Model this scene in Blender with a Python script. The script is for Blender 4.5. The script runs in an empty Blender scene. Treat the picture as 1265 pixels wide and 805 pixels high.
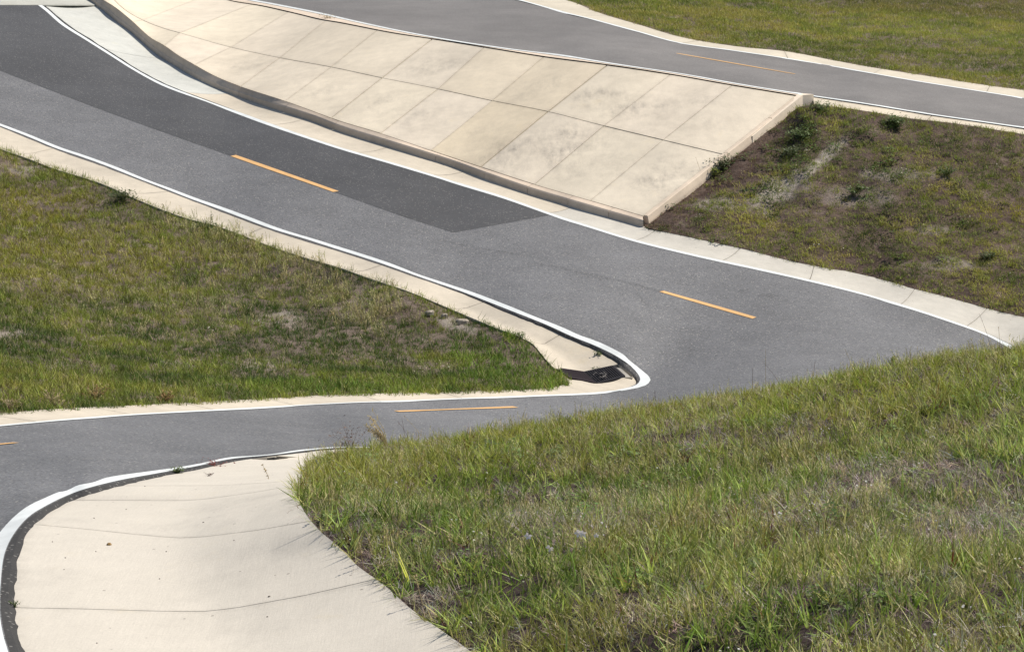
import bpy, math, random
import numpy as np
from mathutils import Vector

random.seed(7)
rng = np.random.default_rng(7)
sc = bpy.context.scene
col = sc.collection

# ------------------------------------------------------------------ camera, light, exposure
FPX, CXP, CYP = 3400.0, 632.5, 402.5          # focal length and centre in photograph pixels
PITCH = math.radians(11.0)
CAM = np.array([0.0, 0.0, 12.0])
cam_d = bpy.data.cameras.new("camera")
cam_d.sensor_width = 36.0
cam_d.lens = 36.0 * FPX / 1265.0
cam_d.clip_start, cam_d.clip_end = 0.5, 3000.0
cam = bpy.data.objects.new("camera", cam_d)
cam.location = CAM
cam.rotation_euler = (math.radians(90) - PITCH, 0, 0)
col.objects.link(cam)
sc.camera = cam

SUN_EL, SUN_AZ = math.radians(52), (0.93, 0.37)   # the sun stands to the right, a little beyond the scene
w_ = bpy.data.worlds.new("World")
sc.world = w_
w_.use_nodes = True
nt = w_.node_tree
bg = nt.nodes["Background"]
sky = nt.nodes.new("ShaderNodeTexSky")
sky.sky_type = 'NISHITA'
sky.sun_disc = False
sky.sun_elevation = SUN_EL
sky.sun_rotation = math.atan2(SUN_AZ[0], SUN_AZ[1])
sky.dust_density = 1.5
nt.links.new(sky.outputs[0], bg.inputs[0])
bg.inputs[1].default_value = 0.095
sun_d = bpy.data.lights.new("sun", 'SUN')
sun_d.energy = 4.9
sun_d.angle = math.radians(0.5)
sun_d.color = (1.0, 0.93, 0.83)
sun = bpy.data.objects.new("sun", sun_d)
sv = Vector((SUN_AZ[0] * math.cos(SUN_EL), SUN_AZ[1] * math.cos(SUN_EL), math.sin(SUN_EL)))
sun.rotation_euler = sv.to_track_quat('Z', 'Y').to_euler()
sun.location = (60, 20, 80)
col.objects.link(sun)
sc.view_settings.view_transform = 'Standard'
sc.view_settings.look = 'None'
sc.view_settings.exposure = 0.24
sc.view_settings.gamma = 1.0

# ------------------------------------------------------------------ survey: pixel + distance -> point
SP, CP = math.sin(PITCH), math.cos(PITCH)


def ray(px, py):
    u = (np.asarray(px, float) - CXP) / FPX
    v = (CYP - np.asarray(py, float)) / FPX
    return np.stack([u, CP + v * SP, -SP + v * CP], -1)


def pt(px, py, D):
    r = ray(px, py)
    return CAM + r * (np.asarray(D, float) / r[..., 1])[..., None]


def project(P):
    d = np.asarray(P) - CAM
    zc = d[..., 1] * CP - d[..., 2] * SP
    yc = d[..., 1] * SP + d[..., 2] * CP
    return CXP + FPX * d[..., 0] / zc, CYP - FPX * yc / zc, d[..., 1]


class TPS:
    def __init__(s, xy, v, scale, lam=0.0):
        s.sc = scale
        s.c = np.asarray(xy, float) / scale
        n = len(s.c)
        K = s.k(s.c, s.c) + lam * np.eye(n)
        Pm = np.hstack([np.ones((n, 1)), s.c])
        A = np.zeros((n + 3, n + 3))
        A[:n, :n] = K
        A[:n, n:] = Pm
        A[n:, :n] = Pm.T
        s.w = np.linalg.solve(A, np.concatenate([np.asarray(v, float), np.zeros(3)]))

    @staticmethod
    def k(a, b):
        d2 = ((a[:, None, :] - b[None]) ** 2).sum(-1)
        return 0.5 * d2 * np.log(np.maximum(d2, 1e-12))

    def __call__(s, x, y):
        x = np.asarray(x, float)
        sh = x.shape
        q = np.stack([x.ravel(), np.asarray(y, float).ravel()], -1) / s.sc
        out = np.empty(len(q))
        for i in range(0, len(q), 20000):
            qq = q[i:i + 20000]
            out[i:i + 20000] = s.k(qq, s.c) @ s.w[:-3] + s.w[-3] + qq @ s.w[-2:]
        return out.reshape(sh)


# survey points of the lower ground (hairpin road, its gutters, island), px, py, metres away
LOW = np.array([
    (54, 8, 84), (141, 69, 79), (235, 117, 75), (335, 153, 71.5), (420, 182, 69), (554, 223, 66.5), (688, 267, 64),
    (780, 295, 62.5), (933, 331, 61), (1087, 368, 60), (1232, 418, 58.5),
    (116, 5, 86), (201, 72, 80.5), (275, 112, 76.5), (335, 132, 73.5), (420, 162, 70.8), (521, 191, 68.6),
    (598, 220, 66.8), (705, 253, 65), (795, 279, 63.6),
    (849, 291, 63), (926, 308, 62.3), (1010, 328, 61.7), (1110, 351, 61), (1225, 381, 60.1), (1265, 391, 59.8),
    (1420, 430, 58.5), (-150, -40, 88), (-100, 60, 76), (0, 156, 69.5), (101, 194, 67.2), (200, 231, 65), (298, 268, 62.7), (420, 308, 60.2),
    (521, 342, 58.2), (621, 379, 56.2), (705, 412, 54.6), (772, 446, 53.4), (800, 466, 53),
    (-150, 95, 73), (0, 183, 67.5), (174, 248, 63.5), (335, 303, 60.3), (504, 359, 57), (638, 414, 54.2),
    (685, 454, 53.2), (755, 482, 52), (640, 489, 49.6), (521, 493, 47.2), (420, 497, 45), (302, 504, 42.7), (134, 513, 39.2), (0, 525, 36.5),
    (-150, 540, 33.5), (-320, 600, 28.5), (-360, 760, 21.5), (-260, 900, 17.5),
    (0, 632, 26.7), (101, 600, 28.4), (208, 585, 30.8), (315, 566, 33.4), (420, 556, 35.6), (650, 562, 39), (900, 555, 42.5),
    (1180, 530, 47), (1300, 490, 52), (1290, 450, 56),
    (-30, 720, 22.6), (27, 746, 21.8), (255, 753, 21.8), (389, 731, 21.8), (465, 712, 21.8), (48, 650, 24.9), (201, 656, 24.9),
    (335, 634, 24.9), (384, 617, 25.1), (90, 611, 27.9), (178, 613, 27.7), (275, 613, 27.5), (360, 592, 28.2),
    (312, 594, 29.6), (395, 568, 33.7), (367, 560.3, 34.45), (32, 805, 20.3), (250, 815, 20.1), (420, 812, 20), (584, 805, 19.2), (70, 900, 18.3), (640, 900, 17),
], float)
low = TPS(LOW[:, :2], 1 / LOW[:, 2], 400.0)
UP = np.array([
    (150, -60, 112), (303, 0, 91), (335, 5, 88.5), (420, 23, 82), (534, 46, 77.3), (671, 68, 74), (829, 90, 71.4), (983, 117, 70), (1075, 129, 69.6),
    (1142, 141, 69.3), (1265, 158, 68.8), (1420, 183, 68),
    (400, -60, 112), (560, -25, 96), (643, 0, 87), (705, 17, 83.2), (789, 38.6, 79.8), (840, 53, 78.2), (974, 72, 76.6), (1109, 96, 75.2), (1265, 121, 74.2), (1420, 145, 73),
    (695, 0, 88.2), (739, 17, 84), (840, 47, 79.2), (974, 65.5, 77.6), (1085, 86, 76.3), (1265, 112.6, 75),
    (1001, 128, 69.2), (1126, 146, 68.7), (1265, 166, 68.2), (1420, 193, 67.2),
    (840, 0, 92), (1265, 0, 99), (1265, 50, 86), (1000, 30, 88), (1420, -100, 135), (700, -100, 130), (1000, -100, 130), (1420, 60, 85),
], float)
up = TPS(UP[:, :2], 1 / UP[:, 2], 400.0)


def on(tps, px, py, drop=0.0):
    """point on a surveyed surface; drop lowers it by that many metres but keeps its picture of the edge"""
    px, py = np.asarray(px, float), np.asarray(py, float)
    if np.any(drop):
        Dg = 1 / tps(px, py)
        q = py - drop * FPX / Dg
        P = pt(px, q, 1 / tps(px, q))
        P[..., 2] -= drop
        return P
    return pt(px, py, 1 / tps(px, py))


def cr(pts, step=4.0):
    """Catmull-Rom through picture points, dense"""
    p = np.asarray(pts, float)
    P = np.vstack([2 * p[0] - p[1], p, 2 * p[-1] - p[-2]])
    out = []
    for i in range(1, len(P) - 2):
        a, b, c, d = P[i - 1], P[i], P[i + 1], P[i + 2]
        n = max(2, int(np.hypot(*(c - b)[:2]) / step))
        t = np.linspace(0, 1, n, endpoint=False)[:, None]
        tb = max(np.hypot(*(b - a)[:2]), 1e-6) ** .5
        tc = max(np.hypot(*(c - b)[:2]), 1e-6) ** .5
        td = max(np.hypot(*(d - c)[:2]), 1e-6) ** .5
        m1 = (c - b) + tc * ((b - a) / tb - (c - a) / (tb + tc))
        m2 = (c - b) + tc * ((d - c) / td - (d - b) / (tc + td))
        m1 = tc * ((b - a) / tb - (c - a) / (tb + tc) + (c - b) / tc)
        m2 = tc * ((c - b) / tc - (d - b) / (tc + td) + (d - c) / td)
        out.append((2 * t**3 - 3 * t**2 + 1) * b + (t**3 - 2 * t**2 + t) * m1 + (-2 * t**3 + 3 * t**2) * c + (t**3 - t**2) * m2)
    out.append(P[-2][None])
    return np.vstack(out)


def vnoise(x, y, seed=0):
    xi, yi = np.floor(x).astype(np.int64), np.floor(y).astype(np.int64)
    fx, fy = x - xi, y - yi
    fx, fy = fx * fx * (3 - 2 * fx), fy * fy * (3 - 2 * fy)

    def h(a, b):
        n = (a * 374761393 + b * 668265263 + seed * 1442695041) & 0xffffffff
        n = ((n ^ (n >> 13)) * 1274126177) & 0xffffffff
        n = (n ^ (n >> 16)) & 0xffffffff
        return n / 4294967295.0
    return (h(xi, yi) * (1 - fx) + h(xi + 1, yi) * fx) * (1 - fy) + (h(xi, yi + 1) * (1 - fx) + h(xi + 1, yi + 1) * fx) * fy


def fbm(x, y, f, seed=0, o=4):
    s, a, t = 0, 1.0, 0
    for i in range(o):
        s = s + a * vnoise(x * f + 17.3 * i, y * f - 9.1 * i, seed + i)
        t += a
        a *= .55
        f *= 2.1
    return s / t


def smooth(e0, e1, x):
    t = np.clip((x - e0) / (e1 - e0), 0, 1)
    return t * t * (3 - 2 * t)


# ------------------------------------------------------------------ materials
class NT:
    def __init__(s, name):
        s.m = bpy.data.materials.new(name)
        s.m.use_nodes = True
        s.t = s.m.node_tree
        s.b = s.t.nodes["Principled BSDF"]

    def n(s, kind, **kw):
        nd = s.t.nodes.new("ShaderNode" + kind)
        for k, v in kw.items():
            if k.startswith("i_"):
                nd.inputs[k[2:].replace("_", " ")].default_value = v
            else:
                setattr(nd, k, v)
        return nd

    def l(s, a, b):
        s.t.links.new(a, b)

    def pos(s):
        return s.n("NewGeometry").outputs["Position"]

    def noise(s, vec, scale, detail=4, rough=.55, stretch=None, rot=None):
        if stretch is not None:
            mp = s.n("Mapping")
            if rot is not None:
                mp.inputs["Rotation"].default_value = rot
            mp.inputs["Scale"].default_value = stretch
            s.l(vec, mp.inputs["Vector"])
            vec = mp.outputs[0]
        nd = s.n("TexNoise")
        nd.inputs["Scale"].default_value = scale
        nd.inputs["Detail"].default_value = detail
        nd.inputs["Roughness"].default_value = rough
        s.l(vec, nd.inputs["Vector"])
        return nd.outputs[0]

    def ramp(s, fac, stops):
        r = s.n("ValToRGB")
        e = r.color_ramp.elements
        while len(e) < len(stops):
            e.new(.5)
        for i, (p, c) in enumerate(stops):
            e[i].position = p
            e[i].color = (c, c, c, 1) if not hasattr(c, "__len__") else (*c, 1)
        s.l(fac, r.inputs[0])
        return r.outputs[0]

    def mul(s, a, b, f=1.0, mode='MULTIPLY'):
        m = s.n("Mix", data_type='RGBA', blend_type=mode)
        m.inputs[0].default_value = f
        for v, i in ((a, 6), (b, 7)):
            if hasattr(v, "is_output"):
                s.l(v, m.inputs[i])
            else:
                m.inputs[i].default_value = (*v, 1)
        return m.outputs[2]

    def mix(s, fac, a, b):
        o = s.mul(a, b, 0, 'MIX')
        s.l(fac, o.node.inputs[0])
        return o

    def math(s, op, a, b=None):
        m = s.n("Math", operation=op)
        for v, i in ((a, 0), (b, 1)):
            if v is None:
                continue
            if hasattr(v, "is_output"):
                s.l(v, m.inputs[i])
            else:
                m.inputs[i].default_value = v
        return m.outputs[0]

    def bump(s, h, strength, dist=.01):
        b = s.n("Bump")
        b.inputs["Strength"].default_value = strength
        b.inputs["Distance"].default_value = dist
        s.l(h, b.inputs["Height"])
        s.l(b.outputs[0], s.b.inputs["Normal"])

    def out(s, c, rough=.8, spec=.3):
        s.l(c, s.b.inputs["Base Color"])
        s.b.inputs["Roughness"].default_value = rough
        s.b.inputs["Specular IOR Level"].default_value = spec
        return s.m


def asphalt(name, base, spread, rough=.78):
    t = NT(name)
    p = t.pos()
    c = t.ramp(t.noise(p, 1.0, 6, .6), [(.3, tuple(x * .88 for x in base)), (.7, tuple(x * 1.1 for x in base))])
    c = t.mul(c, t.ramp(t.noise(p, .22, 3), [(.3, .87), (.7, 1.1)]))
    c = t.mul(c, t.ramp(t.noise(p, 30, 4, .75), [(.33, 1 - spread), (.5, 1.0), (.68, 1 + spread)]))
    v = t.n("TexVoronoi")
    v.inputs["Scale"].default_value = 26
    t.l(p, v.inputs["Vector"])
    sep = t.n("SeparateColor")
    t.l(v.outputs["Color"], sep.inputs[0])
    stone = t.math('MULTIPLY', t.math('GREATER_THAN', sep.outputs[0], .86), t.math('LESS_THAN', v.outputs["Distance"], .42))
    c = t.mix(t.math('MULTIPLY', stone, .75 * spread / .4), c, (.30, .29, .27))
    dark = t.math('MULTIPLY', t.math('LESS_THAN', sep.outputs[1], .22), t.math('LESS_THAN', v.outputs["Distance"], .45))
    c = t.mix(t.math('MULTIPLY', dark, .6 * spread / .4), c, (.03, .03, .032))
    t.bump(t.noise(p, 55, 3, .6), .5, .012)
    return t.out(c, rough, .35)


def concrete(name, base, rough=.85, stains_shade=(), broom=None, pits=True, var=.10):
    t = NT(name)
    p = t.pos()
    info = t.n("ObjectInfo")
    c = t.mul(tuple(base), info.outputs["Color"])
    c = t.mul(c, t.ramp(t.noise(p, .7, 5, .6), [(.3, 1 - var), (.7, 1 + var * .6)]))
    c = t.mul(c, t.ramp(t.noise(p, 3.2, 5, .65), [(.3, 1 - var * .8), (.65, 1 + var * .4)]))
    c = t.mul(c, t.ramp(t.noise(p, 50, 4, .7), [(.3, .9), (.7, 1.08)]))
    c = t.mul(c, t.ramp(t.noise(p, 1.6, 6, .7, (1, 1, 1)), [(.6, (1, 1, 1)), (.8, (.93, .9, .82))]))
    h = t.noise(p, 90, 4, .6)
    if broom is not None:
        b = t.noise(p, 1.0, 3, .6, broom[0], broom[1])
        c = t.mul(c, t.ramp(b, [(.3, .965), (.7, 1.02)]))
        h = t.math('ADD', h, t.math('MULTIPLY', b, .8))
    if pits:
        v = t.n("TexVoronoi")
        v.inputs["Scale"].default_value = 9
        t.l(p, v.inputs["Vector"])
        sep = t.n("SeparateColor")
        t.l(v.outputs["Color"], sep.inputs[0])
        pit = t.math('MULTIPLY', t.math('GREATER_THAN', sep.outputs[0], .93), t.math('LESS_THAN', v.outputs["Distance"], .13))
        c = t.mix(t.math('MULTIPLY', pit, .6), c, (.12, .1, .08))
    if stains_shade:
        acc = None
        for (q, r, k) in stains_shade:
            d = t.n("VectorMath", operation='DISTANCE')
            t.l(p, d.inputs[0])
            d.inputs[1].default_value = tuple(q)
            m = t.n("MapRange", interpolation_type='SMOOTHSTEP')
            m.inputs["From Min"].default_value = r
            m.inputs["From Max"].default_value = r * .15
            m.inputs["To Min"].default_value = 0
            m.inputs["To Max"].default_value = k
            t.l(d.outputs["Value"], m.inputs["Value"])
            acc = m.outputs[0] if acc is None else t.math('MAXIMUM', acc, m.outputs[0])
        s1 = t.ramp(t.noise(p, 2.2, 6, .75, (2.2, .7, 1), (0, 0, -.5)), [(.36, 0.0), (.72, 1.0)])
        s2 = t.ramp(t.noise(p, 1.3, 5, .7), [(.38, 0.1), (.65, 1.0)])
        acc = t.math('MULTIPLY', acc, t.math('MULTIPLY', s1, s2))
        c = t.mix(acc, c, (.10, .095, .095))
    e = t.n("Attribute", attribute_name="dirt")
    dn = t.math('MULTIPLY', t.math('POWER', e.outputs["Fac"], 1.6), t.ramp(t.noise(p, 5, 5, .7), [(.35, .05), (.75, .8)]))
    c = t.mix(t.math('MULTIPLY', dn, .42), c, (.16, .14, .115))
    t.bump(h, .28, .006)
    return t.out(c, rough, .25)


def paint(name, base, wear=.5):
    t = NT(name)
    p = t.pos()
    c = t.mul(tuple(base), t.ramp(t.noise(p, 2.5, 5, .65), [(.3, .86), (.7, 1.05)]))
    w = t.ramp(t.noise(p, 24, 5, .75), [(.54, 0.0), (.70, 1.0)])
    w2 = t.ramp(t.noise(p, 3.2, 6, .7), [(.5, .25), (.68, 1.6)])
    c = t.mix(t.math('MINIMUM', t.math('MULTIPLY', w, t.math('MULTIPLY', w2, wear)), .85), c, (.16, .15, .14))
    t.bump(t.noise(p, 60, 3), .35, .006)
    return t.out(c, .7, .3)


def soil(name, a, b, c3, scale=1.0):
    t = NT(name)
    p = t.pos()
    c = t.ramp(t.noise(p, 1.1 * scale, 7, .7), [(.3, a), (.55, b), (.72, c3)])
    c = t.mul(c, t.ramp(t.noise(p, 16, 5, .75), [(.3, .55), (.7, 1.3)]))
    at = t.n("Attribute", attribute_name="bare")
    pale = t.ramp(t.noise(p, 9, 6, .7), [(.3, (.26, .225, .19)), (.7, (.42, .38, .33))])
    c = t.mix(at.outputs["Fac"], c, pale)
    t.bump(t.noise(p, 12, 6, .7), .9, .05)
    return t.out(c, .95, .1)


def blade_mat(name, transl=.35, spread=.35, rough=.75, dead=0.0):
    t = NT(name)
    a = t.n("Attribute", attribute_type='INSTANCER', attribute_name="tint")
    g = t.n("NewGeometry")
    c = t.mul(a.outputs["Color"], t.ramp(g.outputs["Random Per Island"], [(0, 1 - spread), (1, 1 + spread)]))
    hs = t.n("HueSaturation")
    t.l(t.math('ADD', t.math('MULTIPLY', g.outputs["Random Per Island"], .03), .485), hs.inputs["Hue"])
    t.l(c, hs.inputs["Color"])
    c = hs.outputs[0]
    if dead:
        c = t.mix(t.math('MULTIPLY', t.math('GREATER_THAN', g.outputs["Random Per Island"], 1 - dead), .8), c, (.44, .37, .20))
    t.out(c, rough, .12)
    tr = t.n("BsdfTranslucent")
    t.l(t.mul(c, (1.25, 1.3, .7)), tr.inputs["Color"])
    ms = t.n("MixShader")
    ms.inputs[0].default_value = transl
    t.l(t.b.outputs[0], ms.inputs[1])
    t.l(tr.outputs[0], ms.inputs[2])
    t.l(ms.outputs[0], t.t.nodes["Material Output"].inputs["Surface"])
    return t.m


def leaf_mat(name, c0, c1, transl=.3):
    t = NT(name)
    g = t.n("NewGeometry")
    c = t.ramp(g.outputs["Random Per Island"], [(0, c0), (1, c1)])
    t.out(c, .55, .3)
    tr = t.n("BsdfTranslucent")
    t.l(c, tr.inputs["Color"])
    ms = t.n("MixShader")
    ms.inputs[0].default_value = transl
    t.l(t.b.outputs[0], ms.inputs[1])
    t.l(tr.outputs[0], ms.inputs[2])
    t.l(ms.outputs[0], t.t.nodes["Material Output"].inputs["Surface"])
    return t.m


def plain(name, c, rough=.6, metal=0.0, nscale=20, v=.25):
    t = NT(name)
    k = t.mul(tuple(c), t.ramp(t.noise(t.pos(), nscale, 5, .65), [(.3, 1 - v), (.7, 1 + v)]))
    t.b.inputs["Metallic"].default_value = metal
    return t.out(k, rough, .4)


BEIGE, GREY, WHITE = (1, 1, 1, 1), (.93, 1.0, 1.09, 1), (1.02, 1.06, 1.1, 1)
M_ASPH = asphalt("weathered asphalt", (.126, .128, .133), .38)
M_ASPH_UP = asphalt("smooth asphalt", (.152, .144, .137), .18)
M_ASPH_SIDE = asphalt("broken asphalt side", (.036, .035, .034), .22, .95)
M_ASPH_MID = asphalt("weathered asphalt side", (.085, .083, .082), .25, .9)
M_PATCH = asphalt("new asphalt", (.056, .057, .060), .2)
M_WHITE = paint("white road paint", (.62, .65, .645))
M_ORANGE = paint("orange road paint", (.60, .36, .15), .6)
M_FILL = plain("joint dirt", (.13, .112, .095), .95, 0, 30)
M_IRON = plain("cast iron", (.012, .011, .015), .9, 0.0)
M_RUST = plain("rusty iron", (.020, .012, .015), .95, 0.0)
M_PIT = plain("pit concrete", (.03, .028, .026), .95)
M_BLADE = blade_mat("grass blade", .28, .6, .75, .06)
M_STRAW = blade_mat("dry straw", .2, .4, .8)
M_SOIL = soil("lawn soil", (.085, .068, .055), (.16, .125, .10), (.25, .21, .17))
M_GROUND = soil("rough ground", (.05, .06, .02), (.09, .10, .04), (.15, .13, .07))


# ------------------------------------------------------------------ object helpers
def props(o, label=None, cat=None, group=None, kind=None):
    for k, v in (("label", label), ("category", cat), ("group", group), ("kind", kind)):
        if v:
            o[k] = v
    return o


def empty(name, loc, label=None, cat=None, group=None, kind=None):
    o = bpy.data.objects.new(name, None)
    o.location = tuple(float(v) for v in loc)
    o.empty_display_size = .2
    col.objects.link(o)
    return props(o, label, cat, group, kind)


def mesh(name, V, F, mat, parent=None, smooth_=False, attrs=None, loc=None):
    """one mesh object; V in world metres"""
    V = np.asarray(V, float)
    base = np.array(parent.location) if parent is not None else (np.zeros(3) if loc is None else np.asarray(loc, float))
    me = bpy.data.meshes.new(name)
    me.from_pydata((V - base).tolist(), [], F)
    if mat:
        me.materials.append(mat)
    if smooth_ is True:
        me.polygons.foreach_set("use_smooth", np.ones(len(me.polygons), bool))
    elif smooth_ is not False:
        me.polygons.foreach_set("use_smooth", np.asarray(smooth_, bool))
    for k, a in (attrs or {}).items():
        at = me.attributes.new(k, 'FLOAT', 'POINT')
        at.data.foreach_set("value", np.asarray(a, np.float32))
    me.update()
    o = bpy.data.objects.new(name, me)
    if parent is not None:
        o.parent = parent
    else:
        o.location = tuple(base)
    col.objects.link(o)
    return o


def grid_faces(n, m, off=0, flip=False):
    F = []
    for i in range(n - 1):
        for j in range(m - 1):
            a = off + i * m + j
            q = (a, a + m, a + m + 1, a + 1)
            F.append(q[::-1] if flip else q)
    return F


def fix_up(V, F):
    """turn faces so that they look up"""
    V = np.asarray(V)
    a, b, c = V[F[len(F) // 2][0]], V[F[len(F) // 2][1]], V[F[len(F) // 2][2]]
    return [f[::-1] for f in F] if np.cross(b - a, c - a)[2] < 0 else F


def slab(name, G, mat, parent, thick=.12, color=BEIGE, edge=.10, sides_dir=(0, 0, -1)):
    """a cast slab: G is (n, m, 3) top grid; sides go down by thick"""
    n, m, _ = G.shape
    V = G.reshape(-1, 3)
    F = fix_up(V, grid_faces(n, m))
    nt_ = len(F)
    ring = [(0, j) for j in range(m)] + [(i, m - 1) for i in range(1, n)] + [(n - 1, j) for j in range(m - 2, -1, -1)] + [(i, 0) for i in range(n - 2, 0, -1)]
    R = np.array([G[i, j] for i, j in ring])
    o = len(V)
    k = len(R)
    V = np.vstack([V, R, R + np.array(sides_dir) * thick])
    S = [(o + i, o + (i + 1) % k, o + k + (i + 1) % k, o + k + i) for i in range(k)]
    cen = G.reshape(-1, 3).mean(0)
    a, b, c = V[S[0][0]], V[S[0][1]], V[S[0][2]]
    if np.dot(np.cross(b - a, c - a), (a + b) / 2 - cen) < 0:
        S = [f[::-1] for f in S]
    # dirt near the rim
    d = np.zeros((n, m))
    for i in range(n):
        for j in range(m):
            dd = min(np.linalg.norm(G[i, j] - G[0, j]), np.linalg.norm(G[i, j] - G[-1, j]), np.linalg.norm(G[i, j] - G[i, 0]), np.linalg.norm(G[i, j] - G[i, -1]))
            d[i, j] = max(0, 1 - dd / edge)
    ob = mesh(name, V, F + S, mat, parent, [True] * nt_ + [False] * len(S), {"dirt": np.concatenate([d.ravel(), np.ones(2 * k) * .8])})
    ob.color = color
    return ob


def arclen(P):
    return np.concatenate([[0], np.cumsum(np.linalg.norm(np.diff(P, axis=0), axis=1))])


def at_len(P, L, s):
    return np.stack([np.interp(s, L, P[:, k]) for k in range(3)], -1)


def pair(A, B):
    """for every point of A the foot on B, never running backwards"""
    d = ((A[:, None, :2] - B[None, :, :2]) ** 2).sum(-1)
    j = np.maximum.accumulate(d.argmin(1))
    # smooth the index to spread fans evenly
    jf = j.astype(float)
    for _ in range(6):
        jf[1:-1] = (jf[:-2] + jf[1:-1] * 2 + jf[2:]) / 4
    i0 = np.floor(jf).astype(int)
    i1 = np.minimum(i0 + 1, len(B) - 1)
    f = (jf - i0)[:, None]
    return B[i0] * (1 - f) + B[i1] * f


def gutter(A, B, joints_px, mat, parent, cols=5, prof=None, colors=None, gap=.010, name="gutter_slab", thick=.14, deep=None):
    """slabs between two world curves, cut where the photo shows the joints"""
    A = np.asarray(A)
    B2 = pair(A, B)
    L = arclen(A)
    px, py, _ = project((A + B2) / 2)
    cuts = [0.0]
    for j in joints_px:
        k = int(np.argmin((px - j[0]) ** 2 + (py - j[1]) ** 2))
        if L[k] > cuts[-1] + .5:
            cuts.append(L[k])
    cuts.append(L[-1])
    obs = []
    for q in range(len(cuts) - 1):
        s0, s1 = cuts[q] + gap, cuts[q + 1] - gap
        n = max(3, int((s1 - s0) / .22))
        s = np.concatenate([[s0, s0 + .05], np.linspace(s0, s1, n)[1:-1], [s1 - .05, s1]])
        a, b = at_len(A, L, s), at_len(B2, L, s)
        t = np.linspace(0, 1, cols)
        if cols > 3:
            t = np.concatenate([[0, .05], np.linspace(0, 1, cols)[1:-1], [.95, 1]])
        G = a[:, None] * (1 - t)[None, :, None] + b[:, None] * t[None, :, None]
        if prof is not None:
            G[..., 2] += prof(t)[None] if deep is None else prof(t)[None] * deep(s / L[-1])[:, None]
        ob = slab(name, G, mat, parent, thick, (colors(q) if colors else BEIGE))
        obs.append(ob)
    # dirt-filled bed showing through the joints
    t = np.linspace(.01, .99, max(cols, 3))
    G = A[::2, None] * (1 - t)[None, :, None] + B2[::2, None] * t[None, :, None]
    if prof is not None:
        G[..., 2] += prof(t)[None] if deep is None else prof(t)[None] * deep(L[::2] / L[-1])[:, None]
    G[..., 2] -= .016
    V = G.reshape(-1, 3)
    mesh("joint_bed", V, fix_up(V, grid_faces(*G.shape[:2])), M_FILL, parent, True)
    return obs


def side_offset(P, w, ref):
    """horizontal offset of curve P by w metres towards the curve ref"""
    t = np.gradient(P, axis=0)
    nrm = np.stack([-t[:, 1], t[:, 0], np.zeros(len(P))], -1)
    nrm /= np.linalg.norm(nrm, axis=1)[:, None] + 1e-9
    d = (ref - P)
    sg = np.sign((nrm * d).sum(-1))
    return P + nrm * (sg * w)[:, None]


def ribbon(name, P0, P1, mat, parent, lift=.005, m=3):
    t = np.linspace(0, 1, m)
    G = P0[:, None] * (1 - t)[None, :, None] + P1[:, None] * t[None, :, None]
    V = G.reshape(-1, 3) + np.array([0, 0, lift])
    return mesh(name, V, fix_up(V, grid_faces(len(P0), m)), mat, parent, True)


def zof(tps, E):
    """height of a surveyed surface above plan points"""
    z = E[:, 2].copy()
    for _ in range(22):
        ex, ey, _d = project(np.stack([E[:, 0], E[:, 1], z], -1))
        Dh = 1 / tps(ex, ey)
        # surface point seen at that pixel; slide along the ray's error
        z = z + (E[:, 1] - Dh) * 0.14
    return z


def at_plan(tps, E):
    Q = E.copy()
    Q[:, 2] = zof(tps, E)
    return Q


# ------------------------------------------------------------------ the hairpin road
NEAR_PX = cr([(-170, 88), (-80, 125), (0, 156), (33.5, 169), (67, 183), (101, 194.5), (134, 206.5), (168, 220), (201, 232.5), (235, 246), (268, 258), (301, 270.5),
              (335, 283), (378, 296), (420, 309.5), (470, 325.5), (521, 343.5), (571, 361), (621, 380.5), (672, 400.5), (705, 415.5), (736, 428), (764, 442), (779, 452.5), (788, 463), (790, 469.5),
              (786, 475), (772, 479.5), (755, 482.5), (722, 485.5), (655, 488.5), (588, 491), (521, 493.8), (420, 497.5), (302, 504), (134, 513.5), (0, 525), (-150, 540), (-320, 600), (-360, 760), (-260, 900)], 5)
FAR_PX = cr([(-90, -75), (-10, -30), (54, 8), (80, 30), (111, 50), (141, 69), (168, 86), (201, 103.5), (235, 117), (268, 129), (302, 141), (335, 153), (369, 165), (420, 182),
             (487, 201.5), (554, 222), (621, 242.5), (688, 266), (730, 279.5), (780, 295), (857, 314), (933, 330.5), (1010, 348), (1087, 368), (1163, 392), (1232, 418), (1285, 450), (1300, 490), (1180, 530), (900, 555),
             (650, 562), (420, 553.5), (335, 562.5), (285, 567.5), (240, 577), (190, 586), (150, 593.5), (111, 603), (85, 612), (60, 624), (35, 640), (16, 663), (6, 686), (2, 719), (1, 753), (6, 785), (12, 805), (40, 900)], 5)
near = on(low, NEAR_PX[:, 0], NEAR_PX[:, 1])
far = on(low, FAR_PX[:, 0], FAR_PX[:, 1])


def roughen(P, amp, f, seed):
    s = arclen(P)
    q = P.copy()
    q[:, 0] += (fbm(s, s * 0, f, seed, 3) - .5) * amp
    q[:, 1] += (fbm(s, s * 0 + 40, f, seed + 5, 3) - .5) * amp
    return q




def pair_anchored(A, B, Apx, Bpx, anchors):
    """partners on B for every point of A, led by matching pairs of survey points"""
    LA, LB = arclen(A), arclen(B)
    fa, fb = [0.0], [0.0]
    for (p, q) in anchors:
        ia = int(np.argmin(np.hypot(Apx[:, 0] - p[0], Apx[:, 1] - p[1])))
        if q is None:
            ib = int(np.argmin(((B[:, :2] - A[ia, :2]) ** 2).sum(-1)))
        else:
            ib = int(np.argmin(np.hypot(Bpx[:, 0] - q[0], Bpx[:, 1] - q[1])))
        fa.append(LA[ia])
        fb.append(LB[ib])
    fa.append(LA[-1])
    fb.append(LB[-1])
    return at_len(B, LB, np.interp(LA, fa, fb))


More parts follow.
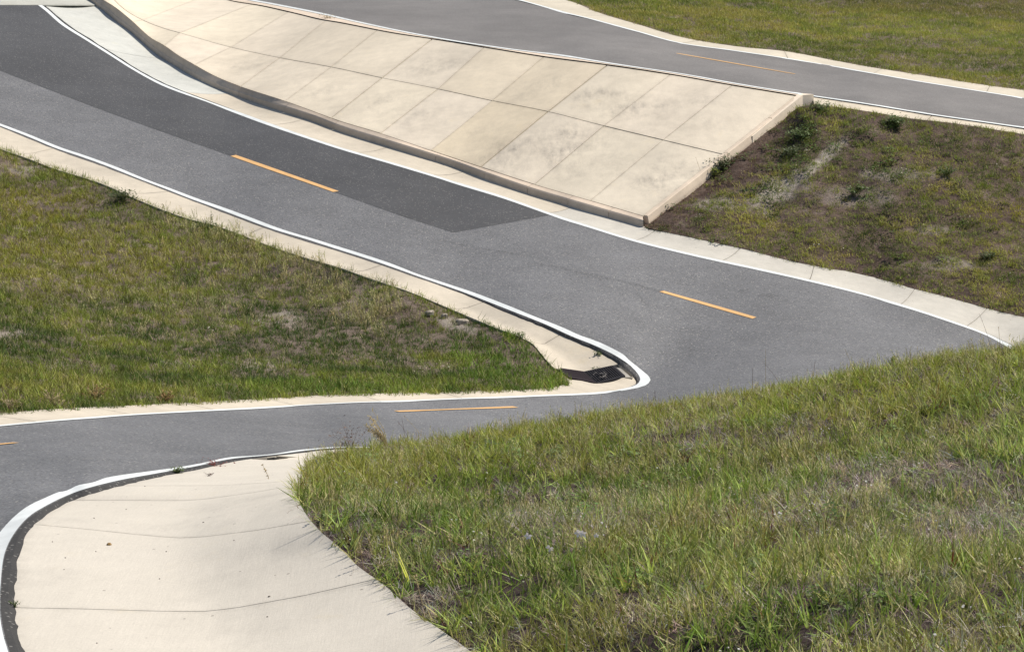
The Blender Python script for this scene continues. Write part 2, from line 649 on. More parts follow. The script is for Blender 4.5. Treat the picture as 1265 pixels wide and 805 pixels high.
near_p = pair_anchored(far, near, FAR_PX, NEAR_PX, [((141, 69), None), ((300, 141), None), ((487, 201.5), None), ((688, 266), None), ((857, 314), None), ((1010, 348), (705, 416)), ((1163, 392), (764, 442)), ((1232, 418), (779, 452)), ((1300, 490), (789, 465)), ((1180, 530), (788, 473)),
                                                     ((900, 555), (772, 479.5)), ((650, 562), (690, 487)), ((420, 553.5), (480, 495)), ((240, 577), (302, 504)), ((111, 603), (134, 513.5)), ((35, 640), (0, 525)), ((2, 719), (-150, 540)), ((6, 785), (-320, 600))])
NC = 26
t = np.linspace(0, 1, NC)
qx = FAR_PX
npx = np.stack(project(near_p)[:2], -1)
G = np.empty((len(far), NC, 3))
for k in range(NC):
    pq = qx * (1 - t[k]) + npx * t[k]
    G[:, k] = on(low, pq[:, 0], pq[:, 1])
road = empty("road", on(low, 600, 330), kind="structure")
road_top = G
V = G.reshape(-1, 3)
F = fix_up(V, grid_faces(len(far), NC))
mesh("asphalt_surface", V, F, M_ASPH, road, True)


def pair_drop(top, foot, keep):
    """the drop already built into the nearest foot points"""
    keep = np.broadcast_to(np.asarray(keep, float), (len(foot),))
    j = np.maximum.accumulate(((top[:, None, :2] - foot[None, :, :2]) ** 2).sum(-1).argmin(1))
    return keep[j]


def road_edge(top, foot_px, drop, seed, keep, mat, name="asphalt_edge"):
    """the broken side of the asphalt layer going down to the gutter; foot_px is the line of its foot"""
    foot = on(low, foot_px[:, 0], foot_px[:, 1], keep)
    foot = pair(top, foot)
    foot[:, 2] -= np.asarray(drop) - pair_drop(top, on(low, foot_px[:, 0], foot_px[:, 1], keep), keep)
    foot = roughen(foot, .05, 5, seed)
    a = top.copy()
    mid = a * .45 + foot * .55 + np.array([0, 0, .25]) * np.broadcast_to(np.asarray(drop).reshape(-1, 1), (len(a), 1))
    mid = roughen(mid, .03, 8, seed + 3)
    Gm = np.stack([a, mid, foot, foot - np.array([0, 0, .1])], 1)
    Vv = Gm.reshape(-1, 3)
    mesh(name, Vv, fix_up(Vv, grid_faces(len(a), 4)), mat, road)
    return foot


# asphalt beyond the edge line's near side, foot of the layer (where concrete begins)
NEAR_FOOT = cr([(-170, 91), (-80, 128), (0, 157.8), (67, 185), (134, 209), (201, 234.8), (268, 260.5), (335, 285.5), (420, 312), (470, 328.3), (521, 346), (571, 363.8), (621, 385), (672, 405.5),
                (705, 420.5), (736, 434), (764, 451), (777, 462), (785.5, 472), (785, 476.5), (772, 481), (755, 484), (722, 487), (655, 490), (588, 492.3), (521, 495), (420, 498.5), (302, 505), (134, 514.5), (0, 526), (-150, 541), (-320, 602), (-365, 762)], 5)
near_foot = on(low, NEAR_FOOT[:, 0], NEAR_FOOT[:, 1])
sN = arclen(near)
nx, ny, _ = project(near)
dropN = np.where(ny < 480, .014 + .06 * smooth(480, 720, nx), .02)
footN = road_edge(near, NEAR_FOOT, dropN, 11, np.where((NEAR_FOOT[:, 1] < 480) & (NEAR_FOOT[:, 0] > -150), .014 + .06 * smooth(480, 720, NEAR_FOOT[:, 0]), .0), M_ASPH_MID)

FAR_FOOT = cr([(-90, -78), (-8, -33), (57, 7.5), (83, 29), (114, 49), (144, 68), (171, 85), (204, 102.5), (238, 116), (271, 128), (302, 140), (335, 152), (420, 181), (487, 200.5), (554, 221), (621, 241.5), (688, 265), (780, 294),
               (857, 313), (933, 329.5), (1010, 347), (1087, 367), (1163, 391), (1233, 416.5), (1287, 450), (1302, 490), (1180, 532), (900, 558), (650, 564.5), (470, 556), (420, 555.6), (335, 564.3), (285, 569.3), (240, 578.8), (208, 584), (151, 595.8), (111, 606), (77, 619), (50, 636),
               (32, 657), (21, 685), (18, 716), (18.5, 750), (23, 778), (31, 803), (66, 900)], 5)
fx, fy, _ = project(far)
dropF = np.where(fy < 470, .045, .012 + .028 * smooth(340, 60, fx))
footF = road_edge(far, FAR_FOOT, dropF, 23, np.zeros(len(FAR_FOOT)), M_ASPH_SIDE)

# white edge lines, 0.2 m wide, painted along both edges
wN = np.where(ny < 480, .20 + .05 * smooth(600, 780, nx), .12)


def row_at(Grow, w):
    """points w metres in from the first column, measured along each cross row"""
    out = np.empty((len(Grow), 3))
    tg = np.gradient(Grow[:, 0, :2], axis=0)
    tg /= np.linalg.norm(tg, axis=1)[:, None] + 1e-9
    cr_ = Grow[:, 2, :2] - Grow[:, 0, :2]
    cr_ /= np.linalg.norm(cr_, axis=1)[:, None] + 1e-9
    sn = np.clip(np.abs(tg[:, 0] * cr_[:, 1] - tg[:, 1] * cr_[:, 0]), .3, 1)
    ker = np.ones(9) / 9
    sn = np.convolve(np.pad(sn, 4, mode='edge'), ker, mode='valid')
    w = np.asarray(w) / sn
    for i, r in enumerate(Grow):
        L = arclen(r)
        out[i] = at_len(r, L, np.array([min(w[i], L[-1])]))[0]
    return out


GN = road_top[:, ::-1]
rxx, ryy, _ = project(GN[:, 0])
wN = np.where(ryy < 481, .15 + .03 * smooth(560, 760, rxx), .13)
o15 = np.full(len(GN), .012)
ribbon("edge_line", row_at(GN, o15), row_at(GN, wN), M_WHITE, road, .008)
wF = np.where(fy < 470, .155, .14 + .15 * smooth(260, 30, fx))
ribbon("edge_line", row_at(road_top, o15), row_at(road_top, wF), M_WHITE, road, .008)


def dash(tps, a, b, w, parent):
    n = 24
    s = np.linspace(0, 1, n)
    px, py = a[0] + (b[0] - a[0]) * s, a[1] + (b[1] - a[1]) * s
    P = on(tps, px, py)
    tg = P[-1] - P[0]
    nn = np.array([-tg[1], tg[0], 0])
    nn /= np.linalg.norm(nn)
    L_, R_ = P - nn * w / 2, P + nn * w / 2
    L_, R_ = at_plan(tps, L_), at_plan(tps, R_)      # keep both edges on the surface
    return ribbon("centre_dash", L_, R_, M_ORANGE, parent, .009, 5)




for a, b in (((288, 192.5), (415, 237)), ((817, 360), (932, 393)), ((490, 508.3), (637, 502.8)), ((-120, 560), (20, 547))):
    dash(low, a, b, .16 if a[1] < 480 else .11, road)

# the newer, darker asphalt laid over the far lane
PT_TOP = cr([(-90, -75), (-10, -30), (54, 8), (80, 30), (111, 50), (141, 69), (168, 86), (201, 103.5), (235, 117), (268, 129), (302, 141), (335, 153), (369, 165), (420, 182), (487, 201.5), (554, 222), (621, 242.5), (684, 265)], 5)
PT_BOT = cr([(-200, 10), (-80, 56), (0, 87.5), (134, 139), (287, 193.5), (416, 238.5), (500, 268), (560, 287.5)], 5)
n = 140
ti = np.linspace(0, 1, n)


def resamp(P, n):
    L = np.concatenate([[0], np.cumsum(np.hypot(*np.diff(P, axis=0).T))])
    s = np.linspace(0, L[-1], n)
    return np.stack([np.interp(s, L, P[:, 0]), np.interp(s, L, P[:, 1])], -1)


a, b = resamp(PT_TOP, n), resamp(PT_BOT, n)
kk = np.linspace(0.03, 1, 12)
Gp = np.empty((n, 12, 3))
for k in range(12):
    q = a * (1 - kk[k]) + b * kk[k]
    Gp[:, k] = on(low, q[:, 0], q[:, 1])
Gp[..., 2] += .004
V = Gp.reshape(-1, 3)
mesh("asphalt_patch", V, fix_up(V, grid_faces(n, 12)), M_PATCH, road, True)

# skid marks and a tar spot on the road
t_ = NT("rubber mark")
tp = t_.pos()
t_.b.inputs["Base Color"].default_value = (.03, .03, .032, 1)
t_.b.inputs["Roughness"].default_value = .8
t_.l(t_.math('MULTIPLY', t_.ramp(t_.noise(tp, 14, 5, .75), [(.42, 0.0), (.72, 1.0)]), .36), t_.b.inputs["Alpha"])
M_SKID = t_.m
SK = [([(658, 326), (690, 330.5), (722, 338), (770, 348), (819, 361)], .22), ([(660, 331), (705, 338), (745, 346)], .04), ([(700, 341), (740, 349), (790, 366), (795, 374)], .04),
      ([(800, 340), (830, 350), (860, 353)], .035), ([(795, 373), (815, 371), (840, 369)], .04), ([(938, 367), (948, 365), (957, 367)], .25), ([(912, 360), (930, 357)], .1),
      ([(540, 297), (600, 308), (660, 318)], .12)]
for pl, wd in SK:
    q = cr(pl, 4)
    P = on(low, q[:, 0], q[:, 1])
    tg = np.gradient(P, axis=0)
    nn = np.stack([-tg[:, 1], tg[:, 0], 0 * tg[:, 0]], -1)
    nn /= np.linalg.norm(nn, axis=1)[:, None]
    L_, R_ = P - nn * wd / 2, P + nn * wd / 2
    L_[:, 2], R_[:, 2] = zof(low, L_), zof(low, R_)
    ribbon("skid_mark", L_, R_, M_SKID, road, .012, 3)

# ------------------------------------------------------------------ gutters
C_FLAT = concrete("beige concrete", (.505, .452, .365), broom=((14, 14, 14), (0, 0, .6)))
C_NEAR = concrete("broomed concrete", (.525, .487, .418), broom=((60, 3, 6), (0, 0, .12)), var=.045, stains_shade=[(on(low, x, y), r, k) for x, y, r, k in ((255, 650, 1.0, .30), (285, 625, 1.0, .34), (320, 640, .9, .26), (290, 700, 1.0, .26), (300, 770, 1.0, .22), (60, 700, .5, .35), (70, 640, .5, .3))])  # grey spots: concrete stain, plus painted-in shade along flow line and rising side
C_CURB = concrete("kerb concrete", (.56, .47, .375), pits=False, var=.14)

# along the island, from the upper left down to the drain
IS_TOP = cr([(-170, 110), (-80, 148), (0, 183.5), (33.5, 195), (67, 208), (101, 218.5), (127, 227), (174, 248), (228, 268.5), (268, 279), (335, 304), (369, 315.5), (420, 330.5), (453.5, 342.5), (504, 359.5), (547.5, 377.5),
             (571, 387.5), (604.5, 401.5), (638, 414.5), (658, 424.5), (672, 441.5), (685, 455), (697, 464)], 5)
isl_top = on(low, IS_TOP[:, 0], IS_TOP[:, 1] + 3)
isl_top[:, 2] += .05
kt = np.where(project(footN)[0] < 1e9)[0]
fxN, fyN, _ = project(footN)
i_tip = int(np.argmax(fxN))
g1 = empty("gutter", on(low, 420, 320), kind="structure")
# where the drain sits the slabs stop
i_dr = int(np.argmin(np.abs(fxN[:i_tip] - 764.5) + np.abs(fyN[:i_tip] - 451.5) * .3))
JI = [(41, 186), (182, 238), (311, 284), (455, 331), (578, 377), (672, 421)]
profV = lambda t: -.035 * np.interp(t, [0, .25, .5, .56, .75, 1], [0, .48, .97, 1, .55, 0])
gutter(footN[:i_dr + 1] + np.array([0, 0, .015]), isl_top, JI, C_FLAT, g1, 9, profV, deep=lambda f: 1 + 3.0 * smooth(.80, 1.0, f))

# apron round the drain and the thin strip along the lower road
gr_pts = {k: on(low, *v) for k, v in dict(a=(686, 455.6), b=(722, 459.5), c=(757, 452), d=(771, 464.5), e=(737, 473), f=(705.5, 468), c2=(767, 454), d2=(781, 466)).items()}
IS_BOT = cr([(-320, 588), (-150, 529), (0, 515), (67, 509.5), (168, 504.5), (302, 497.7), (420, 491), (521, 488.8), (621, 485.8), (668, 484), (690, 481), (708, 474)], 5)
isl_bot = on(low, IS_BOT[:, 0], IS_BOT[:, 1] - 2)
isl_bot[:, 2] += .03
i_e = int(np.argmin(np.abs(fxN[i_tip:] - 664))) + i_tip
ap_edge = footN[i_dr:i_e + 1] + np.array([0, 0, .015])
# apron slab: fan between the edge foot and the drain's near side
inn_px = cr([(767, 452.5), (782, 465), (771, 466), (737, 473.6), (720, 470.5), (705, 467.5), (692, 465), (680, 472), (664, 483)], 3)
inn = on(low, inn_px[:, 0], inn_px[:, 1])
inn[:, 2] -= .05 * smooth(690, 678, inn_px[:, 0])
La, Lb = arclen(ap_edge), arclen(inn)
sa = np.linspace(0, 1, 60)
A_, B_ = at_len(ap_edge, La, sa * La[-1]), at_len(inn, Lb, sa * Lb[-1])
tt = np.linspace(0, 1, 6)
Gap = A_[:, None] * (1 - tt)[None, :, None] + B_[:, None] * tt[None, :, None]
slab("gutter_slab", Gap, C_FLAT, g1, .2)
JB = [(560, 491), (460, 493.5), (348, 499), (250, 503), (142, 508.5), (20, 519)]
gutter(footN[i_e - 14:] + np.array([0, 0, .010]), isl_bot[::-1], JB, C_FLAT, g1, 3)

# along the concrete slope and the right-hand bank
BASE_PX = cr([(-30, -95), (60, -38), (114, 4), (128, 13), (142, 25), (161, 39), (186, 61), (201, 72.5), (220, 83.5), (235, 92.5), (275, 112), (335, 132.5), (386, 149), (420, 162), (470, 177.5), (521, 193), (554, 203.5), (598, 219.5), (655, 239), (705, 254), (755, 268.5), (795, 280)], 4)
BANK_PX = cr([(795, 280), (849, 291.5), (895, 301.5), (926, 308.5), (964, 318.5), (1010, 328.5), (1064, 338), (1110, 351), (1163, 364.5), (1225, 381.5), (1265, 391.5), (1420, 430)], 4)
base = on(low, BASE_PX[:, 0], BASE_PX[:, 1])
bank = on(low, BANK_PX[:, 0], BANK_PX[:, 1])
g2 = empty("gutter", on(low, 660, 250), kind="structure")
fxF, fyF, _ = project(footF)
i_c = int(np.argmax(fxF))
outer = np.vstack([base + np.array([0, .12, .0]), bank[1:]])
JF = [(70, 7), (165, 67), (255, 117), (360, 150), (462, 183), (554, 213), (692, 259), (800, 285), (904, 309), (1003, 332), (1122, 361), (1208, 389)]


def colF(q):
    return (.93, 1.05, 1.2, 1) if q <= 2 else (BEIGE if q < 7 else (.93, .99, 1.08, 1))


gutter(footF[:i_c] + np.array([0, 0, .02]), outer, JF, C_FLAT, g2, 7, lambda t: -.04 * np.sin(np.pi * np.clip(t, 0, 1)), colF)

# the wide valley gutter in the foreground
R_PX = cr([(456, 556.6), (436, 557.4), (418, 559.8), (398, 566), (375, 583), (366, 604), (375, 630), (395, 655), (420, 676), (440, 697), (477, 724), (507, 751), (544, 777), (584, 806), (660, 870), (700, 905)], 5)
r_edge = on(low, R_PX[:, 0], R_PX[:, 1])
g3 = empty("gutter", on(low, 250, 700), kind="structure")
i_n = int(np.argmin(np.hypot(fxF - 470, fyF - 560) + (np.arange(len(fxF)) < i_c) * 1e4))
foot_near = footF[i_n:].copy()
foot_near[:, 2] += .02 * smooth(280, 330, project(foot_near)[0])
rp = pair(foot_near, r_edge)
Lg = arclen(foot_near)
fpx = np.stack(project(foot_near)[:2], -1)


def near_gutter():
    # joints follow the photographed lines: foot point -> grass point
    joints = [((-1), 0), None]
    cuts_f = [(455, 558), (330, 566), (152, 598), (86, 611), (46, 648), (26, 746), (60, 890)]
    cuts_r = [(456, 556.6), (396, 567), (367, 592), (366, 600), (384, 642), (466, 716), (700, 905)]
    rL = arclen(r_edge)
    rx, ry, _ = project(r_edge)
    sf = [Lg[int(np.argmin(np.hypot(fpx[:, 0] - q[0], fpx[:, 1] - q[1])))] for q in cuts_f]
    sr = [rL[int(np.argmin(np.hypot(rx - q[0], ry - q[1])))] for q in cuts_r]
    cu = np.linspace(0, 1, 22)
    for q in range(len(sf) - 1):
        g = .006
        n = max(6, int((sf[q + 1] - sf[q]) / .10))
        s = np.linspace(0, 1, n)
        a = at_len(foot_near, Lg, sf[q] + g + (sf[q + 1] - sf[q] - 2 * g) * s)
        b = at_len(r_edge, rL, sr[q] + g + (sr[q + 1] - sr[q] - 2 * g) * s)
        G = ng_grid(a, b, BEND[q] + (BEND[q + 1] - BEND[q]) * s, cu)
        NEAR_G.append(G)
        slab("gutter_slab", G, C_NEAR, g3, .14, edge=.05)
    n = 160
    a = np.interp(np.linspace(0, 1, n), np.linspace(0, 1, len(sf)), sf)
    b = np.interp(np.linspace(0, 1, n), np.linspace(0, 1, len(sr)), sr)
    bd = np.interp(np.linspace(0, 1, n), np.linspace(0, 1, len(sf)), BEND)
    G = ng_grid(at_len(foot_near, Lg, a), at_len(r_edge, rL, b), bd, cu)
    G[..., 2] -= .02
    V = G.reshape(-1, 3)
    mesh("joint_bed", V, fix_up(V, grid_faces(n, len(cu))), M_FILL, g3, True)


BEND = np.array([0, 0, 3, 10, 19, 23, 26.0])
NEAR_G = []


def ng_grid(a, b, bend, cu):
    """gutter section: straight in plan, dipping to the flow line and climbing to the grass"""
    ax, ay, _ = project(a)
    bx, by, _ = project(b)
    G = np.empty((len(a), len(cu), 3))
    shape = np.interp(cu, [0, .2, .4, .52, .60, .8, 1], [0, .38, .80, 1.0, .97, .58, 0])
    for k, c in enumerate(cu):
        G[:, k] = pt(ax * (1 - c) + bx * c, ay * (1 - c) + by * c + bend * shape[k], a[:, 1] * (1 - c) + b[:, 1] * c)
    return G


near_gutter()

# ------------------------------------------------------------------ upper road and its gutters
UN_PX = cr([(160, -50), (240, -18), (303, 0), (335, 6), (386, 16), (420, 23.5), (487, 38), (554, 50.5), (621, 60.5), (688, 69), (755, 79.5), (840, 92), (907, 104), (988, 117), (1075, 130), (1142, 141), (1265, 158.8), (1420, 183)], 5)
UF_PX = cr([(400, -60), (540, -27), (643, 0), (672, 8), (705, 17), (739, 25.5), (789, 39), (840, 53), (907, 62.5), (974, 72.5), (1042, 84), (1109, 96), (1176, 107), (1265, 121), (1420, 145)], 5)
un, uf = on(up, UN_PX[:, 0], UN_PX[:, 1]), on(up, UF_PX[:, 0], UF_PX[:, 1])
ufp_ = pair(un, uf)
road2 = empty("road", on(up, 800, 65), kind="structure")
ux = np.stack(project(ufp_)[:2], -1)
Gu = np.stack([on(up, *(UN_PX * (1 - c) + ux * c).T) for c in np.linspace(0, 1, 10)], 1)
V = Gu.reshape(-1, 3)
mesh("asphalt_surface", V, fix_up(V, grid_faces(len(un), 10)), M_ASPH_UP, road2, True)
for P, ref in ((un, ufp_), (uf, pair(uf, un))):
    e = np.stack([P, P + np.array([0, 0, -.2])], 1)
    Vv = e.reshape(-1, 3)
    mesh("asphalt_edge", Vv, grid_faces(len(P), 2), M_ASPH_UP, road2)
    ribbon("edge_line", at_plan(up, side_offset(P, np.full(len(P), .01), ref)), at_plan(up, side_offset(P, np.full(len(P), .16), ref)), M_WHITE, road2, .009)
dash(up, (836, 66.3), (982, 91.8), .11, road2)

g4 = empty("gutter", on(up, 970, 68), kind="structure")
UG_PX = cr([(480, -62), (600, -28), (695, 0), (712, 5), (739, 16.5), (789, 31.5), (840, 46.5), (907, 58), (974, 65), (1042, 78), (1085, 85.5), (1159, 97), (1223, 107), (1265, 112.5), (1420, 136)], 5)
ug = on(up, UG_PX[:, 0], UG_PX[:, 1])
ug[:, 2] += .02
gutter(uf + np.array([0, 0, -.02]), ug, [(730, 17), (852, 51), (970, 69), (1085, 89), (1219, 110)], C_FLAT, g4, 4, None, lambda q: (1.04, 1.05, 1.04, 1))
g5 = empty("gutter", on(up, 1100, 140), kind="structure")
ULN = cr([(1001, 128.5), (1028, 132), (1075, 138.5), (1126, 147), (1176, 152.5), (1265, 166.5), (1420, 193)], 5)
k0 = int(np.argmin(np.abs(UN_PX[:, 0] - 1001)))
gutter(un[k0:] + np.array([0, 0, -.02]), on(up, ULN[:, 0], ULN[:, 1]) - np.array([0, 0, .02]), [(1031, 127), (1150, 146), (1265, 162)], C_FLAT, g5, 4, None, lambda q: (1.04, 1.03, 1.0, 1))

# pale cross strip where the two roads part, upper left
ap = [on(low, x, y) for x, y in ((-140, 8), (54, 7.2), (117, 3.5), (112, -34), (40, -38), (-140, -30))]
Gx = np.stack([np.stack([on(low, x, y) for x in np.linspace(-140, 128, 24)]) for y in np.linspace(7.0, -34, 6)], 0)
for i in range(6):
    Gx[i, :, 2] += .016
pv = empty("pavement", on(low, 20, 0), kind="structure")
ob = slab("cross_strip", Gx, C_FLAT, pv, .03)
ob.color = (.82, .92, 1.02, 1)

# ------------------------------------------------------------------ the concrete-paved slope between the roads
STAINS, SLOPE_PTS = [], []
slope = empty("paved_slope", on(low, 560, 215), "cream concrete paved embankment divided into large slabs between the two roads", "embankment")
J_PX = cr([(20, -95), (80, -38), (128, 0), (141, 8), (161, 24), (186.5, 47), (201, 55), (220, 68.5), (238, 79), (265, 94), (297, 107), (352, 125), (409, 146), (420, 150), (470, 165), (532, 186), (594, 206.5), (660, 228), (729, 248), (794, 267)], 4)
T_PX = cr([(100, -95), (170, -55), (255, -12), (280, 0), (325, 8), (369, 18), (396, 24.5), (420, 28.5), (487, 41.5), (534, 48.5), (594, 58), (671.6, 70.5), (749, 80.5), (829, 92.5), (904, 105.5), (983, 118.5)], 4)
M_PX = cr([(40, -95), (102, -45), (150, 9), (176, 25), (200, 34.5), (228, 42.5), (285, 58.5), (345, 71.5), (409, 83), (470, 96), (541, 110), (608, 124.5), (677, 138), (746, 155.5), (819, 173), (892, 190.5)], 4)
lowJ = lambda x, y: low(x, y + 13.0)          # slope foot: a kerb's height above the gutter


def yat(P, x):
    return np.interp(x, P[:, 0], P[:, 1])


COLS = [((95, -25), (112, -32), (200, -42)), ((130, 2), (140, 0), (245, -18)), ((164, 26), (176, 25), (262, -8)), ((203, 56.5), (222, 41), (310, 5)), ((240, 80), (285, 58.5), (356, 15)), ((297, 107), (345.5, 71.5), (402, 25.5)),
        ((352, 125), (409, 83), (466, 37.5)), ((409, 146), (472, 96.5), (534, 48.5)), ((470, 165), (541, 110), (598, 58.5)), ((532, 186), (608, 124.5), (671.6, 70.5)),
        ((594, 206.5), (677, 138), (750, 80.7)), ((660, 228), (746, 155.5), (828, 92.3)), ((729, 248), (819, 173), (904, 105.5)), ((794, 267), (892, 190.5), (983, 118.5))]


def wJ(x, y):
    """1/distance at the slope's foot"""
    yb = yat(BASE_PX, x)
    Db = 1 / low(np.asarray(x, float), yb)
    return 1 / (Db + .30)


def panel_pt(cA, cB, u, v, row):
    """point of the slope between two joint lines; v from foot (0) to head (1) of that row"""
    def col_px(c, vv):
        b_, m_, t_ = [np.array(q, float) for q in c]
        return b_ * (1 - vv) + m_ * vv if row == 0 else m_ * (1 - vv) + t_ * vv
    lo, hi = (J_PX, M_PX) if row == 0 else (M_PX, T_PX)
    a = col_px(cA, v)
    b = col_px(cB, v)
    q = a * (1 - u) + b * u
    # follow the curved long joints
    a0, b0 = col_px(cA, 0), col_px(cB, 0)
    a1, b1 = col_px(cA, 1), col_px(cB, 1)
    x0, x1 = a0[0] * (1 - u) + b0[0] * u, a1[0] * (1 - u) + b1[0] * u
    d0 = yat(lo, x0) - (a0[1] * (1 - u) + b0[1] * u) if x0 > 128 or row else 0
    d1 = yat(hi, x1) - (a1[1] * (1 - u) + b1[1] * u) if x1 > 128 else 0
    q = q + np.array([0, d0 * (1 - v) + d1 * v])
    # distance: straight line from foot to head of the whole slope
    B0 = np.array(cA[0]) * (1 - u) + np.array(cB[0]) * u
    T0 = np.array(cA[2]) * (1 - u) + np.array(cB[2]) * u
    wb = wJ(B0[0], B0[1])
    wt = up(T0[0], yat(T_PX, T0[0]) if T0[0] > 100 else T0[1])
    f = np.clip((q[0] - B0[0]) / (T0[0] - B0[0]), 0, 1)
    return pt(q[0], q[1], 1 / (wb + (wt - wb) * f))


for (px_, py_, r, k) in ((735, 137, .9, .8), (770, 130, .6, .6), (790, 148, 1.1, .75), (700, 185, 1.6, .75), (640, 205, 1.5, .65), (680, 215, 1.2, .6), (740, 225, 1.2, .55), (830, 215, 1.3, .75), (860, 205, .8, .6), (870, 180, 1.0, .4), (545, 100, 1.5, .5),
                         (520, 130, 1.3, .45), (590, 145, .7, .5), (305, 62, 1.1, .45), (450, 155, 1.1, .35), (810, 175, .8, .45), (900, 165, .7, .3), (620, 235, 1.0, .4), (480, 110, 1.2, .45), (400, 115, 1.2, .35), (360, 70, 1.4, .35), (660, 110, 1.2, .35), (850, 130, 1.4, .3)):
    best = None
    yb = yat(J_PX, px_)
    for i in range(len(COLS) - 1):
        for row in (0, 1):
            P0 = panel_pt(COLS[i], COLS[i + 1], .5, .5, row)
            q = project(P0)
            dd = (q[0] - px_) ** 2 + (q[1] - py_) ** 2
            if best is None or dd < best[0]:
                best = (dd, P0)
    D0 = best[1][1]
    STAINS.append((pt(px_, py_, D0), r * 1.3, min(.8, k * 1.0)))
C_SLOPE = concrete("cream concrete", (.60, .535, .43), stains_shade=STAINS, pits=False, var=.10)
TINT = {(9, 0): (1.01, .975, .90, 1), (9, 1): (1.02, .99, .93, 1), (8, 1): (1.01, .99, .95, 1)}
for i in range(len(COLS) - 1):
    for row in (0, 1):
        nu, nv = 9, 8
        wide = i in (6, 9)
        us = np.concatenate([[0.005 if i not in (7, 10) else .010, .05], np.linspace(.05, .95, nu)[1:-1], [.95, .995 if not wide else .990]])
        vs = np.concatenate([[.006, .06], np.linspace(.06, .94, nv)[1:-1], [.94, .995]])
        Gs = np.array([[panel_pt(COLS[i], COLS[i + 1], u, v, row) for v in vs] for u in us])
        Gs[..., 2] += (fbm(np.array([i * 3.1]), np.array([row * 5.7]), 1.0, 3)[0] - .5) * .012
        jt = random.uniform(.98, 1.02)
        cl = TINT.get((i, row), (jt, jt * random.uniform(.99, 1.0), jt * random.uniform(.97, 1.0), 1))
        slab("slab", Gs, C_SLOPE, slope, .12, cl, edge=.12)
    Gb = np.array([[panel_pt(COLS[i], COLS[i + 1], u, v, row) for row in (0, 1) for v in np.linspace(0, 1, 6)] for u in np.linspace(0, 1, 8)])
    SLOPE_PTS += [q for q in Gb.reshape(-1, 3)]
    Gb[..., 2] -= .03
    V = Gb.reshape(-1, 3)
    mesh("joint_bed", V, fix_up(V, grid_faces(8, 12)), M_FILL, slope, True)

# kerb pieces along the slope's foot
KH = .145
jx = np.clip(BASE_PX[:, 0] + 0, None, 794)
jj = np.stack([pt(x, yat(J_PX, x), 1 / wJ(x, 0)) for x in jx])
jj = pair(base, jj)
Lk = arclen(base)
bx, by, _ = project(base)
kc = [0.0]
for x in (60, 118, 150, 190, 240, 295, 352, 414, 474, 536, 599, 652, 702, 752):
    kc.append(Lk[int(np.argmin(np.abs(bx - x)))])
kc.append(Lk[-1])
for i in range(len(kc) - 1):
    s = np.linspace(kc[i] + .006, kc[i + 1] - .006, 10)
    a, b = at_len(base, Lk, s), at_len(jj, Lk, s)
    back = (b - a)
    back[:, 2] = 0
    back /= np.linalg.norm(back, axis=1)[:, None]
    f0 = a - np.array([0, 0, .08])
    f1 = a + back * .015 + np.array([0, 0, KH - .035])
    f2 = a + back * .045 + np.array([0, 0, KH])
    f3 = b - back * .03 + np.array([0, 0, .004])
    f4 = f3 - np.array([0, 0, .15])
    Gk = np.stack([f0, a + back * .003, f1, f2, f3, f4], 1)
    V = Gk.reshape(-1, 3)
    Fk = fix_up(V, grid_faces(10, 6))
    m = 6
    Fk += [tuple(range(m)), tuple(range(9 * m, 10 * m))[::-1]]
    ob = mesh("kerb_piece", V, Fk, C_CURB, slope, False, {"dirt": np.tile([1, .7, .15, .1, .5, 1], 10)})
    v_ = random.uniform(.93, 1.03)
    ob.color = (v_, v_ * .99, v_ * .98, 1)

# edge beam down the right-hand side, three pieces and the end post
BO = np.array([(798, 277), (840, 246), (897, 201), (956, 156), (986, 133)], float)
BI = np.array([(794, 267), (840, 231), (892, 190.5), (956, 140), (983, 118.5)], float)


def beam_line(P, n):
    q = resamp(P, n)
    wb, wt = wJ(794, 267), up(983., 118.)
    f = (q[:, 0] - 794) / (983 - 794)
    return pt(q[:, 0], q[:, 1], 1 / (wb + (wt - wb) * f))


bi = beam_line(BI, 60)
Lb_ = arclen(bi)
cutb = [0, .50, .80, 1.0]
for i in range(3):
    s = np.linspace(cutb[i] * Lb_[-1] + .012, cutb[i + 1] * Lb_[-1] - .012, 12)
    a = at_len(bi, Lb_, s)
    tg = np.gradient(a, axis=0)
    nn = np.stack([tg[:, 1], -tg[:, 0], 0 * tg[:, 0]], -1)
    nn /= np.linalg.norm(nn, axis=1)[:, None]
    wob = (fbm(s, s * 0 + i, 2.0, 9)[:, None] - .5) * .02
    e0, e1 = a + nn * .025, a + nn * (.135 + wob)
    up_ = np.array([0, 0, .02])
    Gk = np.stack([e0 - np.array([0, 0, .2]), e0 + up_, e1 - nn * .02 + up_, e1 + up_ * .3, e1 + nn * .03 - np.array([0, 0, .14]), e1 + nn * .05 - np.array([0, 0, .45])], 1)
    V = Gk.reshape(-1, 3)
    Fk = fix_up(V, grid_faces(12, 6)) + [tuple(range(6)), tuple(range(66, 72))[::-1]]
    ob = mesh("edge_beam", V, Fk, C_CURB, slope, False, {"dirt": np.tile([1, .3, .1, .2, .5, 1], 12)})
    ob.color = (1.12, 1.12, 1.1, 1)
